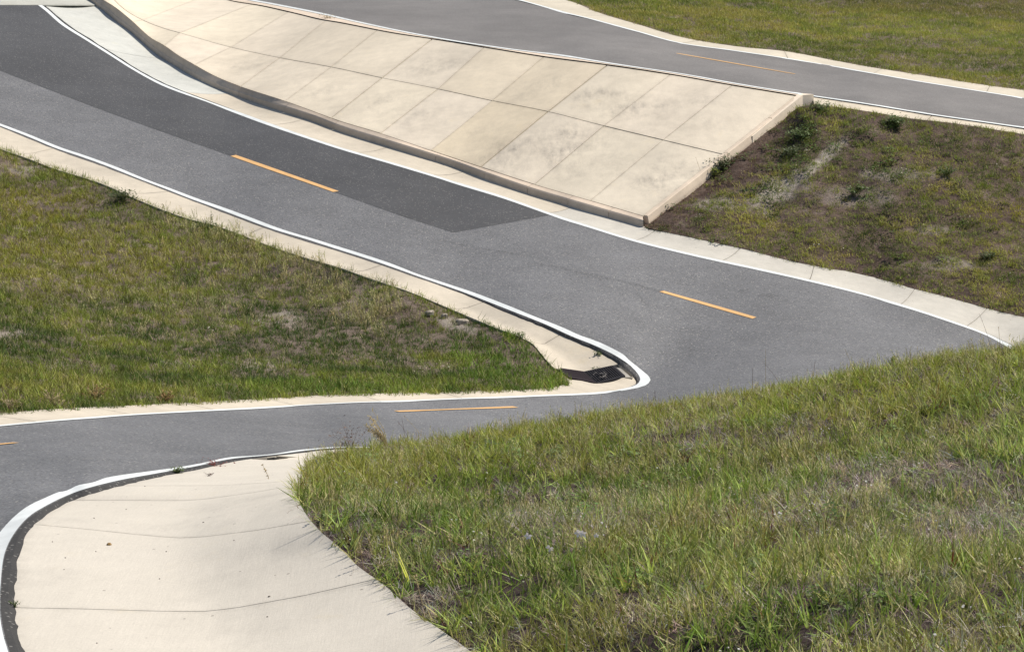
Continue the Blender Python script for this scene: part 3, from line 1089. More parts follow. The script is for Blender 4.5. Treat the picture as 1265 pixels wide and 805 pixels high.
# end post: the beam's outer wall turning the upper corner
tg = bi[-1] - bi[-8]
tg[2] = 0
tg /= np.linalg.norm(tg)
nn = np.array([tg[1], -tg[0], 0])
q0 = at_len(bi, Lb_, np.array([.66 * Lb_[-1]]))[0] + nn * .17
q1 = bi[-1] + nn * .19 + tg * .02
q2 = bi[-1] + nn * .33 + tg * .34
front = [q0, q0 * .5 + q1 * .5, q1, q2]
backs = [q0 - nn * .03, q0 * .5 + q1 * .5 - nn * .03, bi[-1] + nn * .02 + tg * .03, bi[-1] + tg * .34]
lift_ = [-.02, .015, .03, .03]
V = []
for f_, b_, l_ in zip(front, backs, lift_):
    V += [b_ + [0, 0, l_], f_ + [0, 0, l_], f_ + nn * .02 - [0, 0, .55], b_ - [0, 0, .55]]
F = []
for i in range(3):
    for j in range(4):
        F.append((i * 4 + j, i * 4 + (j + 1) % 4, i * 4 + 4 + (j + 1) % 4, i * 4 + 4 + j))
F += [(0, 3, 2, 1), (12, 13, 14, 15)]
ob = mesh("end_post", V, F, C_CURB, slope, False, {"dirt": [.1, .2, .9, .9] * 4})
ob.color = (1.42, 1.46, 1.46, 1)

# pale strip between the slope's head and the upper road
TT = on(up, T_PX[:, 0], T_PX[:, 1])
g6 = empty("kerb_strip", on(up, 520, 42), kind="structure")
ks = np.searchsorted(UN_PX[:, 0], 990)
tcur = pair(un[:ks], TT)
ribbon("cap_strip", un[:ks] + np.array([0, 0, -.004]), tcur + np.array([0, 0, .02]), C_CURB, g6, .004, 4)

# ------------------------------------------------------------------ storm drain with its bent grate
drain = empty("storm_drain_grate", gr_pts['e'], "black iron storm drain grate set in the concrete apron at the hairpin tip", "drain grate")


def quadmesh(A, B, C, D, nu, nv):
    u, v = np.linspace(0, 1, nu), np.linspace(0, 1, nv)
    return np.array([[(A * (1 - a) + B * a) * (1 - b) + (D * (1 - a) + C * a) * b for b in v] for a in u])


P = {k: v.copy() for k, v in gr_pts.items()}
for k in ('a', 'f'):
    P[k][2] += .02
for k in ('b', 'e'):
    P[k][2] -= .0
low_ = [P[k] - np.array([0, 0, .35]) for k in 'abcdef']
pit_top = [P[k] - np.array([0, 0, .004]) for k in 'abcdef']
V = pit_top + low_
F = [(i, (i + 1) % 6, 6 + (i + 1) % 6, 6 + i) for i in range(6)] + [tuple(range(6, 12))]
mesh("pit", V, F, M_PIT, drain)


def bar(A, B, w, h, V, F):
    d = B - A
    d /= np.linalg.norm(d)
    s_ = np.cross(d, [0, 0, 1])
    s_ /= np.linalg.norm(s_)
    o = len(V)
    for q in (A, B):
        for sx, hz in ((-1, 0), (1, 0), (1, -h), (-1, -h)):
            V.append(q + s_ * w / 2 * sx + np.array([0, 0, hz]))
    F += [(o, o + 1, o + 5, o + 4), (o + 1, o + 2, o + 6, o + 5), (o + 2, o + 3, o + 7, o + 6), (o + 3, o, o + 4, o + 7), (o, o + 3, o + 2, o + 1), (o + 4, o + 5, o + 6, o + 7)]


for (q, mat, nb) in ((('a', 'b', 'e', 'f'), M_RUST, 13), (('b', 'c', 'd', 'e'), M_IRON, 13)):
    A, B, C, D = [P[k] + np.array([0, 0, .012]) for k in q]
    V, F = [], []
    for (x, y) in ((A, B), (B, C), (C, D), (D, A)):
        bar(x, y, .05, .06, V, F)
    fr = mesh("grate_panel", V, F, mat, drain)
    V, F = [], []
    for i in range(1, nb):
        s = i / nb
        bar(A * (1 - s) + B * s, D * (1 - s) + C * s, .022, .05, V, F)
    for i in range(1, 7):
        s = i / 7
        bar(A * (1 - s) + D * s - np.array([0, 0, .012]), B * (1 - s) + C * s - np.array([0, 0, .012]), .012, .03, V, F)
    cb = mesh("bars", (np.array(V) - np.array(drain.location)).tolist(), F, mat)
    cb.parent = fr
    cb["kind"] = "stuff"
# dead leaves caught on the grate
V, F = [], []
ctr = P['b'] * .2 + P['c'] * .3 + P['d'] * .2 + P['e'] * .3
for i in range(30):
    c = ctr + np.array([rng.normal() * .14, rng.normal() * .28, .03])
    r = rng.uniform(.02, .05)
    th = rng.uniform(0, 6.28)
    dx, dy = np.array([math.cos(th), math.sin(th), rng.uniform(-.3, .3)]) * r, np.array([-math.sin(th), math.cos(th), rng.uniform(-.3, .3)]) * r * .6
    o = len(V)
    V += [c - dx, c + dy, c + dx, c - dy]
    F += [(o, o + 1, o + 2, o + 3)]
props(mesh("leaf_litter", V, F, leaf_mat("dead leaf", (.07, .065, .06), (.20, .18, .16), .1)), kind="stuff")
# grey collar beside the grate
A, B, C, D = P['c'], gr_pts['c2'], gr_pts['d2'], P['d']
ob = slab("grate_collar", quadmesh(A, B, C, D, 4, 6) + np.array([0, 0, -.012]), C_CURB, drain, .1)
ob.color = (.74, .82, .9, 1)


# ------------------------------------------------------------------ lawns
LAWNS = {}


def lawn_mesh(name, G, bare=None, mat=None):
    V = G.reshape(-1, 3)
    o = mesh(name, V, fix_up(V, grid_faces(*G.shape[:2])), mat or M_SOIL, None, True, {"bare": bare if bare is not None else np.zeros(len(V))}, loc=V.mean(0) * [1, 1, 0])
    return props(o, kind="structure")


def px_lawn(tps_w, xs, ytop, ybot, rows, bump, seed):
    tt = np.linspace(0, 1, rows)
    X = np.repeat(xs[:, None], rows, 1)
    Y = ytop[:, None] * (1 - tt) + ybot[:, None] * tt
    Gq = pt(X, Y, 1 / tps_w(X, Y))
    e = np.minimum(tt, 1 - tt)[None] * (ybot - ytop)[:, None]
    k = smooth(0, 14, e)
    Gq[..., 2] += k * (bump * (fbm(Gq[..., 0], Gq[..., 1], .5, seed) - .4) + bump * .6 * (fbm(Gq[..., 0], Gq[..., 1], 2.0, seed + 4) - .5)) + .01
    return Gq, X, Y


def blob(X, Y, cx, cy, rx, ry, seed=3, a=.0):
    """a ragged patch round a surveyed spot"""
    dx, dy = X - cx, Y - cy
    ca, sa_ = math.cos(a), math.sin(a)
    d = np.hypot((dx * ca + dy * sa_) / rx, (-dx * sa_ + dy * ca) / ry)
    return smooth(1.15, .45, d + (fbm(X, Y, .06, seed) - .5) * 1.1)


# island between the two arms of the hairpin
xs = np.concatenate([np.arange(-150, 640, 7), np.arange(640, 704, 3)]).astype(float)
yb_top, yb_bot = yat(IS_TOP, xs), yat(IS_BOT, xs)
yb_top = np.where(xs > 697, np.minimum(464 + (xs - 697) * 1.2, yb_bot - 1), np.minimum(yb_top, yb_bot - 2))
G_isl, X_i, Y_i = px_lawn(low, xs, yb_top, yb_bot, 60, .22, 21)
bare_i = np.maximum.reduce([.6 * blob(X_i, Y_i, 355, 397, 34, 10), .5 * blob(X_i, Y_i, 20, 415, 30, 6), .5 * blob(X_i, Y_i, 215, 452, 30, 8), .7 * blob(X_i, Y_i, 560, 402, 30, 9, a=.3), .5 * blob(X_i, Y_i, 320, 450, 45, 9), .6 * blob(X_i, Y_i, 30, 210, 26, 8)])
lawn_mesh("lawn", G_isl, bare_i.ravel())

# bank to the right of the paved slope
lowline = np.vstack([[795, 279], BANK_PX[1:]])
topline = np.vstack([[796, 277], BO[1:], [1003, 130], ULN[1:]])
ctl = []
for x in np.linspace(800, 1420, 26):
    for k in (0, .06, .5, .94, 1):
        y0, y1 = np.interp(x, topline[:, 0], topline[:, 1]), np.interp(x, lowline[:, 0], lowline[:, 1])
        if x > 990:
            w0 = up(x, y0)
        else:
            f = (x - 795) / (990 - 795)
            w0 = wJ(794, 267) * (1 - f) + up(985., 120.) * f
        w1 = low(x, y1)
        ctl.append((x, y0 * (1 - k) + y1 * k, w0 * (1 - k) + w1 * k))
ctl = np.array(ctl)
rt = TPS(ctl[:, :2], ctl[:, 2], 300.0, 1e-6)
xs = np.concatenate([np.arange(797, 1010, 4), np.arange(1010, 1420, 8)]).astype(float)
G_rt, X_r, Y_r = px_lawn(rt, xs, np.interp(xs, topline[:, 0], topline[:, 1]), np.interp(xs, lowline[:, 0], lowline[:, 1]) + 1, 50, .26, 31)
bare_r = np.maximum.reduce([.95 * blob(X_r, Y_r, 962, 238, 42, 18, 5, -.4), .9 * blob(X_r, Y_r, 1020, 195, 45, 7, 6, -.75), .5 * blob(X_r, Y_r, 1110, 220, 60, 10, 7), .5 * blob(X_r, Y_r, 890, 255, 40, 12, 8), .45 * blob(X_r, Y_r, 1180, 330, 50, 8, 9),
                            .5 * blob(X_r, Y_r, 1160, 285, 30, 6, 4), .4 * blob(X_r, Y_r, 1060, 245, 60, 14, 2)])
lawn_mesh("lawn", G_rt, bare_r.ravel(), soil("brown bank soil", (.062, .044, .036), (.12, .087, .07), (.21, .165, .137)))

# rising ground beyond the upper road
xs = np.arange(560, 1430, 10).astype(float)
G_up, X_u, Y_u = px_lawn(up, xs, np.full(len(xs), -120.0), yat(UG_PX, xs), 60, .25, 41)
lawn_mesh("lawn", G_up)

# foreground hill: height over plan, from the gutter's edge over the crest and down to the hidden road
RE = on(low, R_PX[:, 0], R_PX[:, 1])
RE[:, 2] -= .02
H = [RE[::4]]
H.append(np.array([pt(x, y, d) for x, y, d in ((800, 805, 17.6), (1030, 805, 16.4), (1265, 805, 15.6), (1560, 805, 15), (700, 720, 20.6), (1000, 690, 20.6), (1265, 680, 20), (800, 640, 24.4), (620, 640, 26), (520, 640, 27.2), (500, 600, 29.5), (620, 590, 30), (1000, 580, 27.6), (1265, 560, 26), (1500, 600, 23.5), (800, 900, 14.5), (1300, 900, 13),
                                                   (540, 551, 35), (620, 539, 35), (700, 525, 35), (800, 510, 35), (900, 494, 35), (980, 480, 35), (1060, 463, 35), (1150, 449, 35), (1265, 433, 35), (1420, 412, 35), (1600, 400, 34))]))
hid = cr([(1420, 470), (1340, 470), (1306, 490), (1184, 535), (1040, 552), (902, 561), (780, 568), (652, 568), (540, 564)], 30)
HB = on(low, hid[:, 0], hid[:, 1])
HB[:, 2] -= .02
H.append(HB)
H.append(np.array([[18., 52, -12.0 + 12.4], [18., 60, 12 - 11.4], [20, 40, 4.2], [14, 46, 2.6]]))
Hh = np.vstack(H)
fore = TPS(Hh[:, :2], Hh[:, 2], 12.0, 1e-5)
rl = np.vstack([on(low, *np.array([(470, 545), (428, 553), (398, 564), (375, 583), (366, 604), (375, 630), (395, 655), (420, 676), (440, 697), (477, 724), (507, 751), (544, 777), (584, 806), (660, 870), (700, 905)], float).T)])
edge_xy = np.vstack([RE[::-1][:, :2], HB[::-1][:, :2][1:]])
o_ = np.argsort(edge_xy[:, 1])
ys = np.linspace(11.5, 58, 210)
xl = np.interp(ys, edge_xy[o_, 1], edge_xy[o_, 0])
tt = np.linspace(0, 1, 120) ** 1.15
xr = 17.0
Xg = xl[:, None] * (1 - tt) + xr * tt
Yg = np.repeat(ys[:, None], 120, 1)
Zg = fore(Xg, Yg)
k = smooth(0, .8, Xg - xl[:, None])
Zg += k * (.10 * (fbm(Xg, Yg, .7, 51) - .5) + .07 * (fbm(Xg, Yg, 2.5, 55) - .5))
G_fore = np.stack([Xg, Yg, Zg], -1)
px_f, py_f, _ = project(G_fore)
bare_f = .25 * blob(px_f, py_f, 1200, 660, 90, 40)
lawn_mesh("lawn", G_fore, bare_f.ravel(), soil("dark lawn soil", (.036, .026, .026), (.07, .05, .046), (.13, .10, .09)))

# the land round about, one sheet out to the horizon
allv = np.vstack([g.reshape(-1, 3)[::7] for g in (G_isl, G_rt, G_up, G_fore, road_top, Gu)] + [np.array(SLOPE_PTS)])
xs_ = np.concatenate([np.array([-900, -500, -250, -130, -80]), np.arange(-60, 61, 2.5), np.array([80, 130, 250, 500, 900])])
ys_ = np.concatenate([np.array([-900, -400, -150, -60, -20]), np.arange(0, 141, 2.5), np.array([170, 240, 400, 900, 1500])])
XX, YY = np.meshgrid(xs_, ys_, indexing='ij')
ZZ = np.empty_like(XX)
for i in range(XX.shape[0]):
    q = np.stack([XX[i], YY[i]], -1)
    d2 = ((q[:, None] - allv[None, :, :2]) ** 2).sum(-1)
    near_ = d2 < 6.5 ** 2
    zmin = np.where(near_, allv[None, :, 2], 1e9).min(1)
    kk_ = np.argpartition(d2, 12, 1)[:, :12]
    wv = 1 / (np.take_along_axis(d2, kk_, 1) + 1)
    zi = (allv[kk_, 2] * wv).sum(1) / wv.sum(1)
    ZZ[i] = np.where(zmin < 1e8, np.minimum(zmin, zi), zi) - .45
Gg = np.stack([XX, YY, ZZ], -1)
props(mesh("ground", Gg.reshape(-1, 3), fix_up(Gg.reshape(-1, 3), grid_faces(*XX.shape)), M_GROUND, None, True, {"bare": np.zeros(XX.size)}), kind="structure")

# ------------------------------------------------------------------ grass
def blade(V, F, base, az, lean, L, w, curl, segs=3, twist=0.0):
    d = np.array([math.cos(az), math.sin(az), 0])
    s_ = np.array([-math.sin(az + twist), math.cos(az + twist), 0])
    o = len(V)
    p = np.array(base, float)
    ang = lean
    for i in range(segs + 1):
        f = i / segs
        ww = w * (1 - f) ** .7 * (1 if i else .8)
        if i == segs:
            V.append(p.copy())
        else:
            V.append(p - s_ * ww / 2)
            V.append(p + s_ * ww / 2)
        p = p + (d * math.sin(ang) + np.array([0, 0, 1]) * math.cos(ang)) * L / segs
        ang += curl / segs
    for i in range(segs - 1):
        a = o + 2 * i
        F.append((a, a + 1, a + 3, a + 2))
    a = o + 2 * (segs - 1)
    F.append((a, a + 1, a + 2))


def proto(V, F, mat, cname):
    me = bpy.data.meshes.new("grass_tuft")
    me.from_pydata([tuple(v) for v in V], [], F)
    me.materials.append(mat)
    o = bpy.data.objects.new("grass_tuft", me)
    cname.objects.link(o)
    return o


def tuft_set(cn, n, blades, L, w, lean, curl, rad, mat, segs=3, seed=1):
    R = random.Random(seed)
    c = bpy.data.collections.new(cn)
    for i in range(n):
        V, F = [], []
        for b in range(blades):
            a = R.uniform(0, 6.283)
            r = rad * math.sqrt(R.random())
            th = R.uniform(0, 6.283)
            blade(V, F, (r * math.cos(th), r * math.sin(th), -.02), a, R.uniform(*lean), R.uniform(*L) * (1 if R.random() > .25 else .6), w * R.uniform(.7, 1.25), R.uniform(*curl), segs, R.uniform(-.9, .9))
        proto(V, F, mat, c)
    return c


C_LONG = tuft_set("long_grass", 9, 9, (.08, .31), .0150, (.05, .95), (-.1, .8), .045, M_BLADE, 4, 1)
C_BROAD = tuft_set("broad_grass", 8, 6, (.14, .33), .018, (.1, 1.0), (0, .9), .03, M_BLADE, 4, 8)
C_MED = tuft_set("medium_grass", 6, 15, (.07, .24), .0125, (.05, .8), (.2, 1.2), .11, M_BLADE, 3, 2)
C_SHORT = tuft_set("short_grass", 6, 17, (.05, .17), .0145, (.1, .9), (.2, 1.0), .14, M_BLADE, 2, 3)
C_DRYN = tuft_set("dry_grass", 5, 16, (.10, .24), .0060, (.6, 1.5), (-.6, 1.6), .08, M_STRAW, 4, 4)
C_DRYF = tuft_set("dry_thatch", 5, 24, (.06, .16), .009, (.7, 1.5), (-.3, .8), .14, M_STRAW, 2, 5)
# seed stalks: thin stem, bunch of bracts at the top
C_SEED = bpy.data.collections.new("seed_stalks")
for i in range(5):
    R = random.Random(40 + i)
    V, F = [], []
    for b in range(7):
        a, ln = R.uniform(0, 6.28), R.uniform(.05, .3)
        L_ = R.uniform(.2, .42)
        bs = (R.uniform(-.1, .1), R.uniform(-.1, .1), 0)
        blade(V, F, bs, a, ln, L_, .006, .25, 3)
        for h in range(7):
            f = .55 + .07 * h
            pz = np.array(bs) + np.array([math.cos(a) * math.sin(ln), math.sin(a) * math.sin(ln), math.cos(ln)]) * L_ * f
            blade(V, F, pz, R.uniform(0, 6.28), R.uniform(.3, .8), .045, .011, .3, 2)
    proto(V, F, M_STRAW, C_SEED)
# small leafy weeds
C_LEAF = bpy.data.collections.new("leafy_weeds")
M_WLEAF = blade_mat("weed leaf", .25, .3)
for i in range(4):
    R = random.Random(60 + i)
    V, F = [], []
    for b in range(46):
        r, th, h = .2 * math.sqrt(R.random()), R.uniform(0, 6.28), R.uniform(.02, .16)
        c = np.array([r * math.cos(th), r * math.sin(th), h * (1.1 - r * 3)])
        q, tl = R.uniform(.018, .036), R.uniform(0, 6.28)
        u_ = np.array([math.cos(tl), math.sin(tl), R.uniform(-.2, .5)]) * q
        v_ = np.array([-math.sin(tl), math.cos(tl), R.uniform(-.3, .3)]) * q * .7
        o = len(V)
        V += [c - u_, c - v_ * .9, c + u_, c + v_ * .9]
        F.append((o, o + 1, o + 2, o + 3))
    proto(V, F, M_WLEAF, C_LEAF)
# tiny flower heads
C_DOT = bpy.data.collections.new("flower_dots")
M_DOT = blade_mat("petal", .2, .15)
for i in range(3):
    V, F = [], []
    R = random.Random(80 + i)
    for b in range(4):
        c = np.array([R.uniform(-.12, .12), R.uniform(-.12, .12), R.uniform(.06, .16)])
        for h in range(3):
            a = R.uniform(0, 6.28)
            u_ = np.array([math.cos(a), math.sin(a), R.uniform(-.6, .6)]) * .014
            v_ = np.array([-math.sin(a), math.cos(a), R.uniform(-.6, .6)]) * .014
            o = len(V)
            V += [c - u_, c - v_, c + u_, c + v_]
            F.append((o, o + 1, o + 2, o + 3))
    proto(V, F, M_DOT, C_DOT)


def gn_scatter(name, coll):
    g = bpy.data.node_groups.new(name, 'GeometryNodeTree')
    g.interface.new_socket("Geometry", in_out='INPUT', socket_type='NodeSocketGeometry')
    g.interface.new_socket("Geometry", in_out='OUTPUT', socket_type='NodeSocketGeometry')
    i_, o_ = g.nodes.new("NodeGroupInput"), g.nodes.new("NodeGroupOutput")
    ip = g.nodes.new("GeometryNodeInstanceOnPoints")
    ci = g.nodes.new("GeometryNodeCollectionInfo")
    ci.inputs[0].default_value = coll
    ci.inputs[1].default_value = True
    ci.inputs[2].default_value = True
    ip.inputs["Pick Instance"].default_value = True

    def attr(nm, ty):
        a = g.nodes.new("GeometryNodeInputNamedAttribute")
        a.data_type = ty
        a.inputs[0].default_value = nm
        return a.outputs[0]
    g.links.new(i_.outputs[0], ip.inputs["Points"])
    g.links.new(ci.outputs[0], ip.inputs["Instance"])
    g.links.new(attr("idx", 'INT'), ip.inputs["Instance Index"])
    e2r = g.nodes.new("FunctionNodeEulerToRotation")
    g.links.new(attr("rot", 'FLOAT_VECTOR'), e2r.inputs[0])
    g.links.new(e2r.outputs[0], ip.inputs["Rotation"])
    g.links.new(attr("scl", 'FLOAT_VECTOR'), ip.inputs["Scale"])
    g.links.new(ip.outputs[0], o_.inputs[0])
    return g


def scatter(name, P, tint, scl, coll, tilt=.15):
    n = len(P)
    base = np.array([P[:, 0].mean(), P[:, 1].mean(), 0])
    me = bpy.data.meshes.new(name)
    me.vertices.add(n)
    me.vertices.foreach_set("co", (P - base).astype(np.float32).ravel())
    rot = np.stack([rng.normal(0, tilt, n), rng.normal(0, tilt, n), rng.uniform(0, 6.283, n)], -1)
    for nm, ty, v, key in (("rot", 'FLOAT_VECTOR', rot, "vector"), ("scl", 'FLOAT_VECTOR', scl if scl.ndim == 2 else np.repeat(scl[:, None], 3, 1), "vector"), ("tint", 'FLOAT_COLOR', np.concatenate([tint, np.ones((n, 1))], 1), "color")):
        a = me.attributes.new(nm, ty, 'POINT')
        a.data.foreach_set(key, v.astype(np.float32).ravel())
    a = me.attributes.new("idx", 'INT', 'POINT')
    a.data.foreach_set("value", rng.integers(0, len(coll.objects), n).astype(np.int32))
    o = bpy.data.objects.new(name, me)
    o.location = base
    col.objects.link(o)
    md = o.modifiers.new("scatter", 'NODES')
    md.node_group = gn_scatter(name, coll)
    props(o, kind="stuff")
    return o


def sample(G, per_m2, margin=240):
    """random points on a surveyed grid, even in area, only where the camera could look"""
    a, b, c, d = G[:-1, :-1], G[1:, :-1], G[1:, 1:], G[:-1, 1:]
    ar = np.linalg.norm(np.cross(c - a, d - b), axis=-1) / 2
    cx, cy, cD = project((a + c) / 2)
    ar = np.where((cx > -margin) & (cx < 1265 + margin) & (cy > -margin * .6) & (cy < 805 + margin), ar, 0)
    cum = np.cumsum(ar.ravel())
    n = int(cum[-1] * per_m2)
    k = np.searchsorted(cum, rng.uniform(0, cum[-1], n))
    i, j = np.unravel_index(np.minimum(k, ar.size - 1), ar.shape)
    u, v = rng.random(n)[:, None], rng.random(n)[:, None]
    P = (a[i, j] * (1 - u) + b[i, j] * u) * (1 - v) + (d[i, j] * (1 - u) + c[i, j] * u) * v
    x, y, D = project(P)
    return P, x, y, D


def lerp(a, b, f):
    return np.asarray(a)[None] * (1 - f[:, None]) + np.asarray(b)[None] * f[:, None]


def pal(n0, stops):
    xs_ = [q[0] for q in stops]
    return np.stack([np.interp(n0, xs_, [q[1][k] for q in stops]) for k in range(3)], -1)


GREEN, DEEP, LIME, OLIVE = (.180, .250, .058), (.066, .108, .026), (.40, .40, .07), (.26, .255, .085)
STRAW, BROWN, ASHEN, UMBER = (.44, .36, .21), (.20, .145, .11), (.38, .33, .285), (.105, .076, .062)


def jitter(t, s=.14):
    return np.clip(t * rng.normal(1, s, (len(t), 1)) * rng.normal(1, s * .3, t.shape), .01, .8)


# ---- foreground hill
P, x, y, D = sample(G_fore, 105)
n1, n2, n3 = fbm(P[:, 0], P[:, 1], .45, 101), fbm(P[:, 0], P[:, 1], 1.6, 105), rng.random(len(P))
dry = np.maximum.reduce([.75 * blob(x, y, 1130, 600, 170, 45, 3), .85 * blob(x, y, 1200, 655, 110, 38, 4), .6 * blob(x, y, 1000, 640, 160, 30, 5), .55 * blob(x, y, 720, 640, 110, 35, 6), .5 * blob(x, y, 900, 540, 200, 22, 7), .6 * blob(x, y, 530, 745, 40, 22, 8),
                         .45 * blob(x, y, 640, 600, 60, 25, 9), .5 * blob(x, y, 940, 690, 60, 25, 2), .35 * blob(x, y, 1000, 750, 240, 40, 12)])
dry = np.clip(dry * (.4 + n2 * .9) + (n2 - .55) * .5, 0, 1)
keep = n3 > np.clip(dry * 1.0, 0, .92)
keep &= ~((P[:, 1] > 39.5) & (rng.random(len(P)) > .35))
t = pal(n1 * .6 + n2 * .4, [(.3, DEEP), (.45, GREEN), (.56, (.22, .245, .085)), (.66, OLIVE)])
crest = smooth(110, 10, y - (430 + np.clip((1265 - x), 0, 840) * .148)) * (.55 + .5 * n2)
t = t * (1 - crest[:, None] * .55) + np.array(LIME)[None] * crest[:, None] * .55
t = jitter(t)
red = rng.random(len(P)) > .985
t[red] = (.16, .055, .035)
yel = rng.random(len(P)) > .93
t[yel] = (.46, .43, .24)
clump = fbm(P[:, 0], P[:, 1], 2.6, 141, 2)
s = (.30 + .35 * n1 + .62 * clump) * rng.uniform(.65, 1.25, len(P)) * (1 - .3 * dry)
s *= 1 - .25 * smooth(30, 36, P[:, 1])
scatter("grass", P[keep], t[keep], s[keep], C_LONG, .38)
P, x, y, D = sample(G_fore, 34)
n2 = fbm(P[:, 0], P[:, 1], 1.3, 181)
keep = (rng.random(len(P)) < smooth(.36, .62, n2)) & (P[:, 1] < 35) & (rng.random(len(P)) > np.maximum.reduce([.9 * blob(x, y, 1200, 655, 110, 38, 4), .7 * blob(x, y, 1130, 600, 170, 45, 3), .7 * blob(x, y, 1000, 640, 160, 30, 5), .6 * blob(x, y, 720, 640, 110, 35, 6), .6 * blob(x, y, 900, 540, 200, 22, 7)]))
t = pal(rng.random(len(P)), [(0, (.23, .30, .09)), (.5, (.33, .43, .125)), (1, (.48, .50, .14))])
scatter("grass", P[keep], jitter(t)[keep], rng.uniform(.55, 1.05, keep.sum()) * (1 - .3 * smooth(26, 34, P[keep][:, 1])), C_BROAD, .3)
P, x, y, D = sample(G_fore, 190)
n2 = fbm(P[:, 0], P[:, 1], 1.6, 105)
dry = np.maximum.reduce([.75 * blob(x, y, 1130, 600, 170, 45, 3), .95 * blob(x, y, 1200, 655, 110, 38, 4), .6 * blob(x, y, 1000, 640, 160, 30, 5), .6 * blob(x, y, 720, 640, 110, 35, 6), .5 * blob(x, y, 900, 540, 200, 22, 7), .8 * blob(x, y, 530, 745, 40, 22, 8), .4 * blob(x, y, 1000, 750, 240, 40, 12)])
keep = rng.random(len(P)) < np.clip(.20 + dry * .95 + (n2 - .5) * 1.2, .07, 1)
t = jitter(pal(rng.random(len(P)) * .6 + n2 * .4, [(.2, (.11, .075, .075)), (.42, (.26, .205, .195)), (.6, (.45, .41, .38)), (.8, (.48, .42, .29))]), .3)
scatter("dry_grass", P[keep], t[keep], rng.uniform(.5, 1.1, keep.sum()), C_DRYN, .25)
P, x, y, D = sample(G_fore, 9.0)
keep = (fbm(P[:, 0], P[:, 1], .6, 131) > .47) & (P[:, 1] < 37.5)
scatter("seed_stalks", P[keep], jitter(lerp((.46, .40, .24), (.36, .33, .16), rng.random(keep.sum()))), rng.uniform(.45, .75, keep.sum()), C_SEED, .15)

P, x, y, D = sample(G_fore, 5)
keep = (fbm(P[:, 0], P[:, 1], .8, 171) > .52) & (P[:, 1] < 33)
scatter("leafy_weeds", P[keep], jitter(lerp((.10, .15, .05), (.17, .22, .08), rng.random(keep.sum()))), rng.uniform(.45, .9, keep.sum()), C_LEAF, .2)
P, x, y, D = sample(G_fore, 1.2)
keep = P[:, 1] < 30
scatter("flower_dots", P[keep], jitter(lerp((.62, .60, .55), (.60, .58, .60), rng.random(keep.sum())), .05), rng.uniform(.5, .9, keep.sum()), C_DOT, .1)

# ---- island
P, x, y, D = sample(G_isl, 95)
n1, n2 = fbm(P[:, 0], P[:, 1], .35, 201), fbm(P[:, 0], P[:, 1], 1.3, 205)
strawz = np.maximum.reduce([blob(x, y, 330, 330, 130, 38, 3, .3), .9 * blob(x, y, 430, 370, 80, 40, 4, .4), .7 * blob(x, y, 250, 385, 60, 14, 5)])
bare = np.maximum.reduce([.9 * blob(x, y, 355, 397, 40, 12), .9 * blob(x, y, 20, 415, 36, 8), .8 * blob(x, y, 215, 452, 36, 10), .95 * blob(x, y, 555, 400, 34, 10, a=.3), .8 * blob(x, y, 320, 450, 55, 12), .9 * blob(x, y, 30, 210, 34, 12), .8 * blob(x, y, 90, 455, 60, 14), .7 * blob(x, y, 490, 380, 30, 14, a=.4),
                          .7 * blob(x, y, 220, 495, 60, 7), .5 * blob(x, y, 100, 340, 50, 6), .6 * blob(x, y, 440, 440, 40, 12)])
bare = np.clip(bare + (n2 - .62) * 1.2, 0, 1)
keep = rng.random(len(P)) > np.clip(bare * .8 + strawz * .15, 0, .93)
t = pal(n1 * .5 + n2 * .5, [(.37, DEEP), (.45, (.14, .175, .045)), (.54, (.21, .245, .05)), (.62, (.28, .285, .075))])
yl = np.maximum(.95 * blob(x, y, 50, 255, 100, 36, 6), .6 * blob(x, y, 90, 330, 140, 60, 7))
t = t * (1 - yl[:, None] * .6) + np.array((.34, .30, .06))[None] * yl[:, None] * .6
lush = np.maximum(blob(x, y, 640, 450, 90, 45, 8), .6 * blob(x, y, 420, 480, 200, 12, 9))
t = t * (1 - lush[:, None] * .5) + np.array((.19, .29, .05))[None] * lush[:, None] * .5
s = (.6 + .5 * n1) * rng.uniform(.7, 1.2, len(P)) * (1 + .35 * lush)
scatter("grass", P[keep], jitter(t)[keep], s[keep], C_MED, .2)
keep2 = rng.random(len(P)) < np.clip(.04 + bare * .55 + strawz * .2 + (n2 - .55) * .6, .02, .9)
t = jitter(pal(rng.random(len(P)) * .55 + n2 * .45, [(.2, UMBER), (.42, BROWN), (.6, ASHEN), (.85, STRAW)]), .18)
scatter("dry_grass", P[keep2], t[keep2], rng.uniform(.5, 1.1, keep2.sum()), C_DRYF, .25)
P, x, y, D = sample(G_isl, 26)
strawz = np.maximum.reduce([blob(x, y, 330, 320, 130, 44, 3, .3), .95 * blob(x, y, 430, 365, 85, 44, 4, .4), .6 * blob(x, y, 250, 385, 60, 14, 5), .25 * blob(x, y, 200, 350, 200, 90, 2)])
keep = rng.random(len(P)) < strawz * .8
scatter("seed_stalks", P[keep], jitter(lerp((.36, .33, .16), (.48, .42, .24), rng.random(keep.sum()))), rng.uniform(.6, 1.0, keep.sum()), C_SEED, .2)
P, x, y, D = sample(G_isl, 5)
keep = rng.random(len(P)) < np.maximum.reduce([.5 * blob(x, y, 35, 295, 40, 14), .4 * blob(x, y, 290, 405, 40, 10), .35 * blob(x, y, 560, 455, 60, 10), .3 * blob(x, y, 390, 400, 40, 12)])
scatter("flower_dots", P[keep], jitter(lerp((.55, .55, .50), (.62, .58, .40), rng.random(keep.sum())), .05), rng.uniform(.8, 1.3, keep.sum()), C_DOT, .1)

